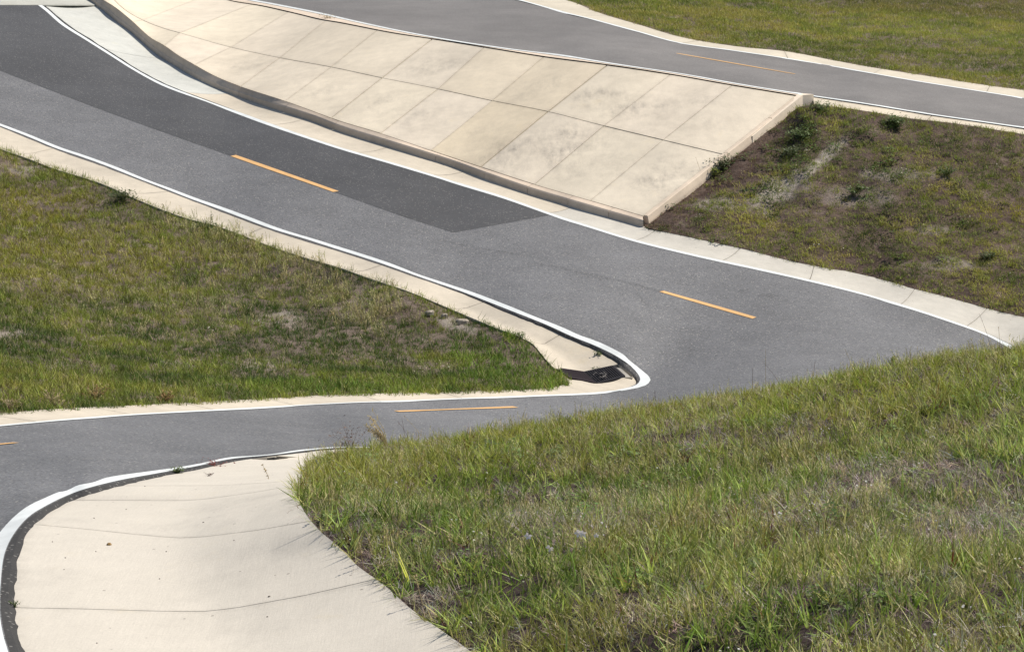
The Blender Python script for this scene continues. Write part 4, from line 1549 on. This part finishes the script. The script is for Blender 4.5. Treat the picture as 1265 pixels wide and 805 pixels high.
# ---- right bank
P, x, y, D = sample(G_rt, 95)
n1, n2 = fbm(P[:, 0], P[:, 1], .4, 301), fbm(P[:, 0], P[:, 1], 1.4, 305)
edge_brown = smooth(95, 15, np.abs((y - 279) + (x - 795) * .74)) * smooth(1010, 960, x)
bare = np.maximum.reduce([1.15 * smooth(60, 10, (y - 279) + (x - 795) * .74) * smooth(1000, 940, x), 1.0 * blob(x, y, 962, 238, 46, 20, 5, -.4), .95 * blob(x, y, 1020, 195, 48, 9, 6, -.75), .7 * blob(x, y, 1110, 220, 90, 24, 7), .8 * blob(x, y, 870, 255, 60, 16, 8), .7 * blob(x, y, 1180, 330, 50, 9, 9), .7 * blob(x, y, 1200, 195, 70, 12, 4), .75 * blob(x, y, 1040, 250, 90, 22, 2),
                          .85 * edge_brown, .8 * blob(x, y, 1130, 245, 60, 14, 11), .55 * blob(x, y, 960, 170, 50, 24, 12), .6 * blob(x, y, 1090, 315, 90, 12, 13)])
bare = np.clip(bare * .85 + (n2 - .54) * 1.7, 0, 1)
gr_ = np.maximum.reduce([blob(x, y, 1200, 345, 110, 22, 3, .3), .8 * blob(x, y, 1230, 260, 80, 40, 4), .8 * blob(x, y, 940, 275, 80, 12, 5, .2), .7 * blob(x, y, 1180, 170, 90, 12, 6), .6 * blob(x, y, 930, 222, 24, 14, 7)])
keep = rng.random(len(P)) > np.clip(-.12 + bare * .78 - gr_ * .4, .01, .92)
keep &= rng.random(len(P)) > .82 * smooth(75, 15, (y - 279) + (x - 795) * .74) * smooth(1010, 940, x) * smooth(.3, .55, n2)
t = pal(n1 * .5 + n2 * .5, [(.37, (.06, .085, .024)), (.46, (.15, .18, .046)), (.54, (.23, .24, .06)), (.64, (.33, .30, .09))])
yl = blob(x, y, 1235, 262, 50, 22, 6)
t = t * (1 - yl[:, None] * .65) + np.array((.38, .33, .04))[None] * yl[:, None] * .65
s = (.65 + .5 * n1) * rng.uniform(.7, 1.2, len(P))
scatter("grass", P[keep], jitter(t)[keep], s[keep], C_SHORT, .25)
keep2 = rng.random(len(P)) < np.clip(.08 + bare * .55 + (n2 - .5) * .4, .04, .9)
pale = np.maximum(blob(x, y, 962, 238, 46, 20, 5, -.4), blob(x, y, 1020, 195, 48, 9, 6, -.75))
rust = smooth(70, 10, (y - 279) + (x - 795) * .74) * smooth(1010, 940, x)
t = pal(rng.random(len(P)) * .6 + n2 * .4, [(.25, (.08, .052, .042)), (.55, (.15, .10, .078)), (.8, (.25, .19, .15)), (.95, ASHEN)])
t = t * (1 - rust[:, None] * .8) + np.array((.115, .062, .052))[None] * rust[:, None] * .8
keep2 |= (rng.random(len(P)) < rust * .9)
scatter("dry_grass", P[keep2], jitter(t, .2)[keep2], (rng.uniform(.4, .95, len(P)) * (1 - .5 * pale))[keep2], C_DRYF, .25)
P, x, y, D = sample(G_rt, 7)
wz = np.maximum.reduce([blob(x, y, 980, 170, 50, 20, 3), blob(x, y, 975, 190, 34, 14, 4), .9 * blob(x, y, 888, 208, 26, 14, 5), blob(x, y, 1015, 145, 40, 12, 6), .8 * blob(x, y, 1055, 235, 22, 14, 7), .6 * blob(x, y, 1080, 205, 60, 16, 8), .35 * blob(x, y, 1050, 220, 260, 100, 9)])
keep = rng.random(len(P)) < wz * .9
scatter("leafy_weeds", P[keep], jitter(lerp((.065, .10, .03), (.11, .15, .045), rng.random(keep.sum()))), rng.uniform(.6, 1.25, keep.sum()), C_LEAF, .15)
P, x, y, D = sample(G_rt, 4)
keep = rng.random(len(P)) < np.maximum.reduce([.5 * blob(x, y, 980, 180, 70, 40, 3), .5 * blob(x, y, 1085, 210, 70, 26, 4), .35 * blob(x, y, 1250, 195, 30, 20, 5), .12 + 0 * x])
scatter("flower_dots", P[keep], jitter(lerp((.60, .58, .50), (.62, .55, .25), rng.random(keep.sum()) ** 2), .05), rng.uniform(.7, 1.2, keep.sum()), C_DOT, .1)

# ---- far lawn
P, x, y, D = sample(G_up, 60)
n1, n2 = fbm(P[:, 0], P[:, 1], .25, 401), fbm(P[:, 0], P[:, 1], .9, 405)
bare = np.clip(np.maximum.reduce([.8 * blob(x, y, 1080, 50, 40, 6, 3), .6 * blob(x, y, 1140, 55, 60, 8, 4), .5 * blob(x, y, 1220, 80, 60, 6, 5), .5 * blob(x, y, 1200, 5, 90, 10, 6)]) + (n2 - .55) * 1.0, 0, 1)
keep = rng.random(len(P)) > np.clip(.05 + bare * .7, 0, .9)
t = pal(n1 * .45 + n2 * .55, [(.36, (.09, .115, .028)), (.46, (.155, .18, .042)), (.56, (.205, .215, .05)), (.68, (.27, .24, .075))])
ridge = smooth(26, 0, np.abs((y - 36) - (x - 1040) * .055)) * smooth(900, 1080, x)
t = t * (1 + .25 * ridge[:, None])
brown = smooth(0, -16, (y - 18) - (x - 1040) * .075) * smooth(880, 1050, x)
t = t * (1 - brown[:, None] * .45) + np.array((.125, .10, .05))[None] * brown[:, None] * .45
scatter("grass", P[keep], jitter(t)[keep], ((.7 + .5 * n1) * rng.uniform(.8, 1.3, len(P)))[keep], C_SHORT, .25)
keep2 = rng.random(len(P)) < np.clip(.15 + bare * .5 + brown * .2, .03, .9)
t = jitter(pal(rng.random(len(P)), [(.0, UMBER), (.5, BROWN), (.9, ASHEN)]), .18)
scatter("dry_grass", P[keep2], t[keep2], rng.uniform(.6, 1.2, keep2.sum()), C_DRYF, .25)


# ------------------------------------------------------------------ weeds, stalks, flowers and small things
def on_fore(px, py, d0=12.0, d1=38.0):
    r = ray(px, py)
    for D in np.arange(d0, d1, .05):
        Pq = CAM + r * (D / r[1])
        if Pq[2] <= float(fore(np.array([Pq[0]]), np.array([Pq[1]]))[0]):
            return Pq
    return CAM + r * (35.5 / r[1])


def crest_at(px):
    """highest-looking point of the foreground hill in the direction of px"""
    best = None
    for D in np.arange(31, 40, .25):
        X = (px - CXP) / FPX * D * 1.0
        z = float(fore(np.array([X]), np.array([D]))[0])
        el = (z - 12) / D
        if best is None or el > best[0]:
            best = (el, np.array([X, D, z]))
    return best[1]


def on_near(px, py):
    best = None
    for g in NEAR_G:
        q = g.reshape(-1, 3)
        x, y, _ = project(q)
        d = (x - px) ** 2 + (y - py) ** 2
        k = int(d.argmin())
        if best is None or d[k] < best[0]:
            best = (d[k], q[k])
    return best[1].copy()


W_GREEN = leaf_mat("weed green", (.07, .11, .03), (.13, .175, .05))
W_DARK = leaf_mat("weed dark", (.045, .065, .022), (.085, .11, .035))
W_LIME = leaf_mat("weed lime", (.15, .19, .03), (.25, .27, .05))
W_TAN = leaf_mat("weed tan", (.24, .18, .085), (.40, .32, .18), .15)
W_PALE = leaf_mat("weed pale straw", (.42, .33, .17), (.62, .52, .30), .25)
W_RUST = leaf_mat("weed rust", (.22, .13, .045), (.34, .22, .08), .15)
W_BROWN = leaf_mat("weed brown", (.07, .045, .035), (.15, .10, .075), .1)
W_RED = leaf_mat("weed red", (.12, .025, .02), (.25, .07, .05), .2)
W_STEM = leaf_mat("weed stem", (.12, .13, .05), (.19, .17, .08), .1)
W_PINK = leaf_mat("petal pink", (.82, .72, .76), (.90, .83, .85), .3)
W_WHITE = leaf_mat("petal white", (.62, .60, .52), (.74, .72, .64), .3)


def tube(V, F, pts, r0, r1, k=4):
    o = len(V)
    n = len(pts)
    for i, p in enumerate(pts):
        r = r0 + (r1 - r0) * i / (n - 1)
        for j in range(k):
            a = 6.283 * j / k
            V.append(np.array(p) + np.array([math.cos(a) * r, math.sin(a) * r, 0]))
    for i in range(n - 1):
        for j in range(k):
            F.append((o + i * k + j, o + i * k + (j + 1) % k, o + (i + 1) * k + (j + 1) % k, o + (i + 1) * k + j))


def leafq(V, F, c, R, q, asp=.6, up_=.4):
    th = R.uniform(0, 6.283)
    u_ = np.array([math.cos(th), math.sin(th), R.uniform(-.3, up_ + .4)])
    v_ = np.array([-math.sin(th), math.cos(th), R.uniform(-.5, .5)])
    o = len(V)
    V.extend([c - u_ * q, c - v_ * q * asp + u_ * q * .1, c + u_ * q, c + v_ * q * asp + u_ * q * .1])
    F.append((o, o + 1, o + 2, o + 3))


def bush(name, label, cat, base, w, h, n, leaf, mat, stem_mat=None, seed=0, stems=9, group=None, lean=(0, 0), pointy=False, spray=1.0, rad=.006):
    R = random.Random(seed * 31 + 5)
    t = empty(name, base, label, cat, group)
    V, F, LV, LF = [], [], [], []
    tips = []
    for i in range(stems):
        a = R.uniform(0, 6.283)
        rr = w / 2 * R.random() ** .5 * spray
        hh = h * R.uniform(.5, 1.0) * (1 - .45 * (rr / (w / 2)) ** 2)
        e = np.array([math.cos(a) * rr + lean[0] * h, math.sin(a) * rr + lean[1] * h, hh])
        m = e * np.array([.35, .35, .55]) + np.array([R.uniform(-.1, .1), R.uniform(-.1, .1), 0]) * w * .3
        pts = [np.array(base) + q for q in (np.array([0, 0, -.03]), m * .5, m, (m + e) / 2, e)]
        tube(V, F, pts, rad * max(.35, min(1, h / .35)), min(.002, rad * .6), 3)
        tips.append((m, e))
    for i in range(n):
        m, e = R.choice(tips)
        f = R.random()
        c = m * .3 * (1 - f) + e * f if R.random() > .4 else m * (1 - f) + e * f
        c = c + np.array([R.gauss(0, 1), R.gauss(0, 1), R.gauss(0, .6)]) * w * (.02 if pointy else .09)
        c[2] = max(c[2], .01)
        leafq(LV, LF, np.array(base) + c, R, leaf * R.uniform(.6, 1.3), .28 if pointy else .6, .9 if pointy else .4)
    mesh("stem", V, F, stem_mat or W_STEM, t)
    mesh("foliage", LV, LF, mat, t)["kind"] = "stuff"
    return t


def stalk(name, label, cat, base, h, lean, mat, seed, group=None, head=.35, heads=10, q=.016, stem_r=.0035, arch=.0, parts=("stem", "seed_head")):
    R = random.Random(seed * 17 + 3)
    t = empty(name, base, label, cat, group)
    V, F, LV, LF = [], [], [], []
    pts = []
    for i in range(7):
        f = i / 6
        pts.append(np.array(base) + np.array([lean[0] * h * f + arch * h * f * f, lean[1] * h * f, h * (f - .35 * abs(arch) * f * f) - .03 * (i == 0)]))
    tube(V, F, pts, stem_r, stem_r * .5, 4)
    for i in range(heads):
        f = 1 - head * R.random()
        k = min(5, int(f * 6))
        p = pts[k] * (1 - (f * 6 - k)) + pts[k + 1] * (f * 6 - k)
        leafq(LV, LF, p + np.array([R.gauss(0, .006), R.gauss(0, .006), 0]), R, q * R.uniform(.6, 1.2), .45, .9)
    mesh(parts[0], V, F, mat if heads else W_BROWN, t)
    if heads:
        mesh(parts[1], LV, LF, mat, t)["kind"] = "stuff"
    return t


lw = lambda x, y: on(low, x, y)
rb = lambda x, y: pt(x, y, float(1 / rt(np.array([x]), np.array([y]))[0])) + np.array([0, 0, .05])
# island
bush("weed_bush", "dark bushy weed on the island's grass edge, by the left end of the beige gutter", "weed", lw(152, 252) + [0, 0, .04], .75, .36, 420, .03, W_DARK, seed=1, stems=16)
bush("spindly_weed", "spindly green weed with an upright stem at the island's edge, below the orange dash", "weed", lw(252, 286) + [0, 0, .04], .62, .2, 160, .028, W_DARK, seed=2)
stalk("weed_stalk", "single upright green stalk rising out of the spindly weed at the gutter edge", "weed", lw(262, 282) + [0, 0, .1], .34, (-.05, 0), W_GREEN, 3, None, .7, 14, .03)
bush("dry_bush", "rusty brown dry bush on the island beside the lower road's kerb", "dry weed", lw(205, 499), .34, .3, 260, .024, W_RUST, W_RUST, 4, 20, pointy=True)
bush("dry_bush", "wide tan clump of dry weed at the island's lower left edge", "dry weed", lw(66, 502), .5, .32, 260, .024, W_TAN, W_TAN, 5, 22, pointy=True)
bush("dry_bush", "ochre dry clump between the tan clump and the rusty bush on the island", "dry weed", lw(118, 495), .55, .36, 260, .022, W_RUST, W_TAN, 6, 24, pointy=True)
bush("dry_bush", "pale straw tuft at the far left end of the island's lower edge", "dry weed", lw(12, 508), .45, .3, 200, .022, W_TAN, W_TAN, 16, 20, pointy=True)
bush("lime_weed", "bright lime green weed low on the island beside the lower road", "weed", lw(373, 491), .3, .16, 150, .02, W_LIME, seed=7)
bush("weed_bush", "leafy green weed sticking out over the gutter near the drain end of the island", "weed", lw(643, 420) + [0, 0, .03], .35, .22, 90, .026, W_GREEN, seed=8)
for k, (x, y, r, l) in enumerate(((531, 392, .09, "flat pale stone lying on the bare patch of the island, leftmost of three"), (549, 396, .06, "small pale stone in the middle of three on the island's bare patch"), (571, 403, .11, "chalky flat stone nearest the gutter on the island's bare patch"))):
    c = lw(x, y) + [0, 0, .10]
    R = random.Random(k + 4)
    V, F = [], []
    m = 9
    for zz, sc_ in ((-.05, 1), (.02, 1.02), (.045, .75)):
        for j in range(m):
            a = 6.283 * j / m
            rr = r * sc_ * (1 + .25 * math.sin(a * 2 + k) + R.uniform(-.12, .12))
            V.append(c + [math.cos(a) * rr, math.sin(a) * rr * .7, zz + R.uniform(-.008, .008)])
    for i in range(2):
        F += [(i * m + j, i * m + (j + 1) % m, (i + 1) * m + (j + 1) % m, (i + 1) * m + j) for j in range(m)]
    F.append(tuple(range(2 * m, 3 * m)))
    props(mesh("pale_stone", V, F, plain("chalky stone %d" % k, (.36, .31, .25), .9), None, False, None, c), l, "stone", "pale stones on the island")

# bank
bush("round_bush", "round dark green bush at the top of the bank just below the upper road", "bush", rb(1108, 159), .8, .36, 520, .032, W_GREEN, seed=11, stems=22)
bush("scraggly_weed", "scraggly upright weed at the foot of the pale end post", "weed", rb(1012, 139), .7, .28, 260, .028, W_GREEN, seed=12, stems=14)
bush("weed_bush", "broad leafy green clump on the upper bank, right of the edge beam", "weed", rb(990, 172), .95, .3, 420, .034, W_GREEN, seed=13, stems=20)
bush("weed_bush", "dark leafy clump directly below the broad clump on the bank", "weed", rb(978, 194), .8, .28, 320, .034, W_DARK, seed=14, stems=16)
bush("weed_bush", "dark weed spilling over the middle of the pale edge beam", "weed", rb(893, 209), .75, .32, 340, .032, W_DARK, seed=15, stems=16)
bush("weed_bush", "low yellow green weed beside the edge beam, left of the dark spilling weed", "weed", rb(882, 219), .42, .22, 150, .026, W_LIME, seed=17, stems=10)
bush("weed_bush", "leafy clump in the middle of the bank below the sandy streak", "weed", rb(1056, 240), .6, .24, 240, .032, W_GREEN, seed=18, stems=14)
bush("grass_clump", "bright green grass clump on the bank right of centre", "grass clump", rb(1170, 219), .6, .26, 260, .04, W_GREEN, W_GREEN, 19, 16, pointy=True)
bush("weed_bush", "small dark green clump with a white bloom low on the bank at right", "weed", rb(1217, 322), .5, .22, 200, .03, W_DARK, seed=20, stems=12)
stalk("dry_stalk", "thin tan stalk leaning over the slab beside the edge beam", "dry stalk", rb(868, 222), .5, (-.35, 0), W_TAN, 21, "dry stalks by the edge beam", .4, 9)
stalk("dry_stalk", "second tan stalk by the edge beam, upright with a seed tuft", "dry stalk", rb(876, 216), .38, (.02, 0), W_TAN, 22, "dry stalks by the edge beam", .3, 12)
bush("grey_sprig", "dry grey sprig lying along the upper road's kerb at the head of the paved slope", "dry weed", on(up, 405, 23), .75, .14, 120, .022, W_TAN, W_BROWN, 23, 14)

# broken asphalt edges and the foreground gutter
bush("edge_weed", "green weed growing where the white line meets the foreground gutter", "weed", on_near(218, 584), .24, .09, 110, .017, W_GREEN, seed=31, stems=12)
bush("red_weed", "red stemmed creeping weed at the asphalt edge of the foreground gutter", "weed", on_near(264, 575), .42, .06, 120, .013, W_RED, W_RED, 32, 16)
bush("brown_sprig", "small dry brown sprig lying on the foreground gutter below the red weed", "dry weed", on_near(259, 588), .16, .04, 40, .012, W_BROWN, W_BROWN, 33, 8)
stalk("seedling", "yellowish seedling sprouting from the gutter joint near the grass tip", "seedling", on_near(333, 592), .17, (-.45, 0), W_TAN, 34, None, .9, 18, .02)
bush("edge_weed", "small green tuft between dark asphalt and concrete at the picture's left edge", "weed", on_near(22, 748), .15, .07, 60, .013, W_GREEN, W_GREEN, 35, 9, pointy=True)
bush("edge_weed", "small weed creeping out of the asphalt edge above the drain grate", "weed", lw(741, 434) - [0, 0, .06], .34, .07, 60, .026, W_GREEN, seed=36, stems=8)
bush("edge_weed", "tiny weed on the upper rim of the drain grate", "weed", lw(737, 456), .22, .05, 40, .02, W_DARK, seed=37, stems=6)
PEB = ["dark pebble just above the gutter's middle joint line, right of centre", "dark pebble alone in the middle of the nearest full gutter slab", "small pebble above the middle joint, nearest the asphalt curve's shoulder", "small pebble above the middle joint close to the dark asphalt edge",
       "small pebble right of the dead leaf on the gutter", "tiny pebble just left of the dead leaf on the gutter", "tiny pebble lower left of the dead leaf on the gutter", "dark pebble below the nearest joint line on the rising side of the gutter", "largest dark pebble, lying on the nearest joint line",
       "tiny pebble at the picture's bottom edge on the gutter", "tiny pebble between the dead leaf and the asphalt edge, lower of two", "tiny pebble between the dead leaf and the asphalt edge, upper of two", "pebble farthest up the gutter, near the white line", "pebble on the gutter's rising side just below the middle joint"]
for k, (x, y, r0) in enumerate(((137, 672, .024), (259, 645, .014), (201, 714, .012), (159, 632, .011), (115, 639, .012), (206, 680, .012), (118, 680, .010), (88, 689, .012), (328, 764, .013), (325, 742, .018), (127, 791, .011), (76, 703, .010), (65, 669, .012), (180, 600, .012), (285, 668, .010))):
    c = on_near(x, y)
    R = random.Random(k)
    V, F = [], []
    m = 6
    for zz, sc_ in ((-.3, .8), (.3, 1.0), (.8, .6)):
        for j in range(m):
            a = 6.283 * j / m
            r = r0 * .62 if k else r0
            V.append(c + np.array([math.cos(a) * r * sc_ * R.uniform(.8, 1.2), math.sin(a) * r * sc_ * R.uniform(.8, 1.2), zz * r]))
    for i in range(2):
        F += [(i * m + j, i * m + (j + 1) % m, (i + 1) * m + (j + 1) % m, (i + 1) * m + j) for j in range(m)]
    F.append(tuple(range(2 * m, 3 * m)))
    if k == 0:
        props(mesh("dead_leaf", V, F, W_RUST, None, False, None, c), "curled brown dead leaf on the foreground gutter, left of the flow line", "leaf")
    else:
        props(mesh("pebble", V, F, M_FILL, None, False, None, c), PEB[k - 1], "pebble", "pebbles on the foreground gutter")

# crest of the foreground hill
def cb_(px):
    return crest_at(px) + np.array([0, -.15, 0])


bush("dry_weed", "tall tan bushy dry weed on the crest of the foreground hill against the lower road", "dry weed", cb_(478), .22, .60, 260, .026, W_PALE, W_PALE, 41, 24, lean=(-.42, 0), pointy=True, spray=.9)
bush("brown_weed", "feathery brown seeded weed at the crest's left tip against the road", "dry weed", cb_(430), .62, .50, 330, .014, W_BROWN, W_BROWN, 42, 30, lean=(-.1, 0), spray=1.0, rad=.0022)
for k, (x, h, ln, ar, hd, l) in enumerate(((500, .34, (-.15, 0), .0, 0, "bare thin stalk on the crest just right of the tan bushy weed"), (508, .30, (-.3, 0), -.2, 10, "curved brown stalk on the crest, third to the right of the bushy weed"), (527, .36, (-.5, 0), -.2, 10, "leaning seed stalk on the crest under the orange dash"),
                                           (935, .3, (0, 0), .0, 3, "short upright grass stalk on the crest, left of the tallest one"), (952, .52, (-.02, 0), 0, 3, "tallest straight grass stalk on the crest in front of the grey road"), (975, .34, (-.45, 0), -.2, 4, "thin stalk bending left on the middle of the crest"),
                                           (1064, .30, (-.25, 0), -.1, 9, "dark arched grass stalk standing on the crest right of centre"), (1236, .50, (-.2, 0), -.12, 2, "long thin stem leaning left over the pale gutter at the right of the crest"), (1246, .28, (-.1, 0), 0, 12, "seeded stalk at the right end of the crest below the gutter"),
                                           (815, .2, (-.1, 0), 0, 8, "short seed stalk on the crest below the hairpin tip"), (744, .26, (.02, 0), 0, 8, "small seed stalk on the crest under the drain"), (1010, .24, (.1, 0), 0, 5, "short stalk tilting right on the crest"))):
    stalk("grass_stalk", l, "grass stalk", cb_(x), h + .10, ln, W_BROWN if k % 2 else W_TAN, 50 + k, "stalks along the crest of the foreground hill", .3, hd, .010, .0028, ar)
bush("leafy_plant", "pale green leafy plant on the crest near the right edge", "plant", cb_(1112), .2, .26, 60, .03, W_LIME, seed=44, stems=8, pointy=True)

# dried flower stalks and pink flowers in the foreground grass
DF = ((474, 690, .26, "knobbly pale dried flower stalk nearest the gutter, tallest of its clump"), (463, 697, .24, "dried flower stalk leaning left in the clump at the gutter edge"), (450, 705, .2, "dried flower stalk overhanging the concrete, lowest in the clump"), (538, 672, .25, "tan headed dried stalk standing alone in the left part of the lawn"),
      (556, 688, .24, "pale green budding stalk right of the tan headed stalk"), (762, 664, .24, "pinkish dried flower head in the middle of the lawn above the pink flowers"), (797, 668, .24, "slim dried flower stalk right of the pinkish flower head"), (523, 750, .22, "frosted pale stalk by the dark soil at the gutter edge"))
for k, (x, y, h, l) in enumerate(DF):
    stalk("dried_flower_stalk", l, "dried flower", on_fore(x, y), h + .05, (random.uniform(-.3, .05), 0), W_TAN, 70 + k, "dried flower stalks in the foreground grass", .5, 20, .013, .0035)
for k, (x, y, l) in enumerate(((652, 683, "pale lilac flower in the foreground grass, leftmost of the group"), (678, 699, "lilac flower in the foreground grass, lowest of the group"), (713, 680, "larger lilac flower in the foreground grass beside its twin"), (719, 681, "lilac twin flower right beside the larger one in the foreground grass"), (735, 683, "smallest lilac flower, rightmost in the foreground grass"))):
    R = random.Random(90 + k)
    top = on_fore(x, y) + np.array([0, -.3, .235])
    b = top - np.array([R.uniform(-.03, .03), 0, .2])
    t = empty("lilac_flower", b, l, "flower", "lilac flowers in the foreground grass")
    V, F = [], []
    tube(V, F, [b, (b + top) / 2 + [.01, 0, 0], top], .003, .002, 4)
    mesh("stem", V, F, W_STEM, t)
    sz = (.032, .032, .034, .032, .022)[k]
    for j in range(5):
        a = 6.283 * j / 5 + R.random()
        u_ = np.array([math.cos(a), -.35, math.sin(a)])
        v_ = np.array([-math.sin(a), 0, math.cos(a)])
        V = [top, top + u_ * sz * .6 - v_ * sz * .35, top + u_ * sz * 1.1, top + u_ * sz * .6 + v_ * sz * .35]
        mesh("petal", V, [(0, 1, 2, 3)], W_PINK, t)
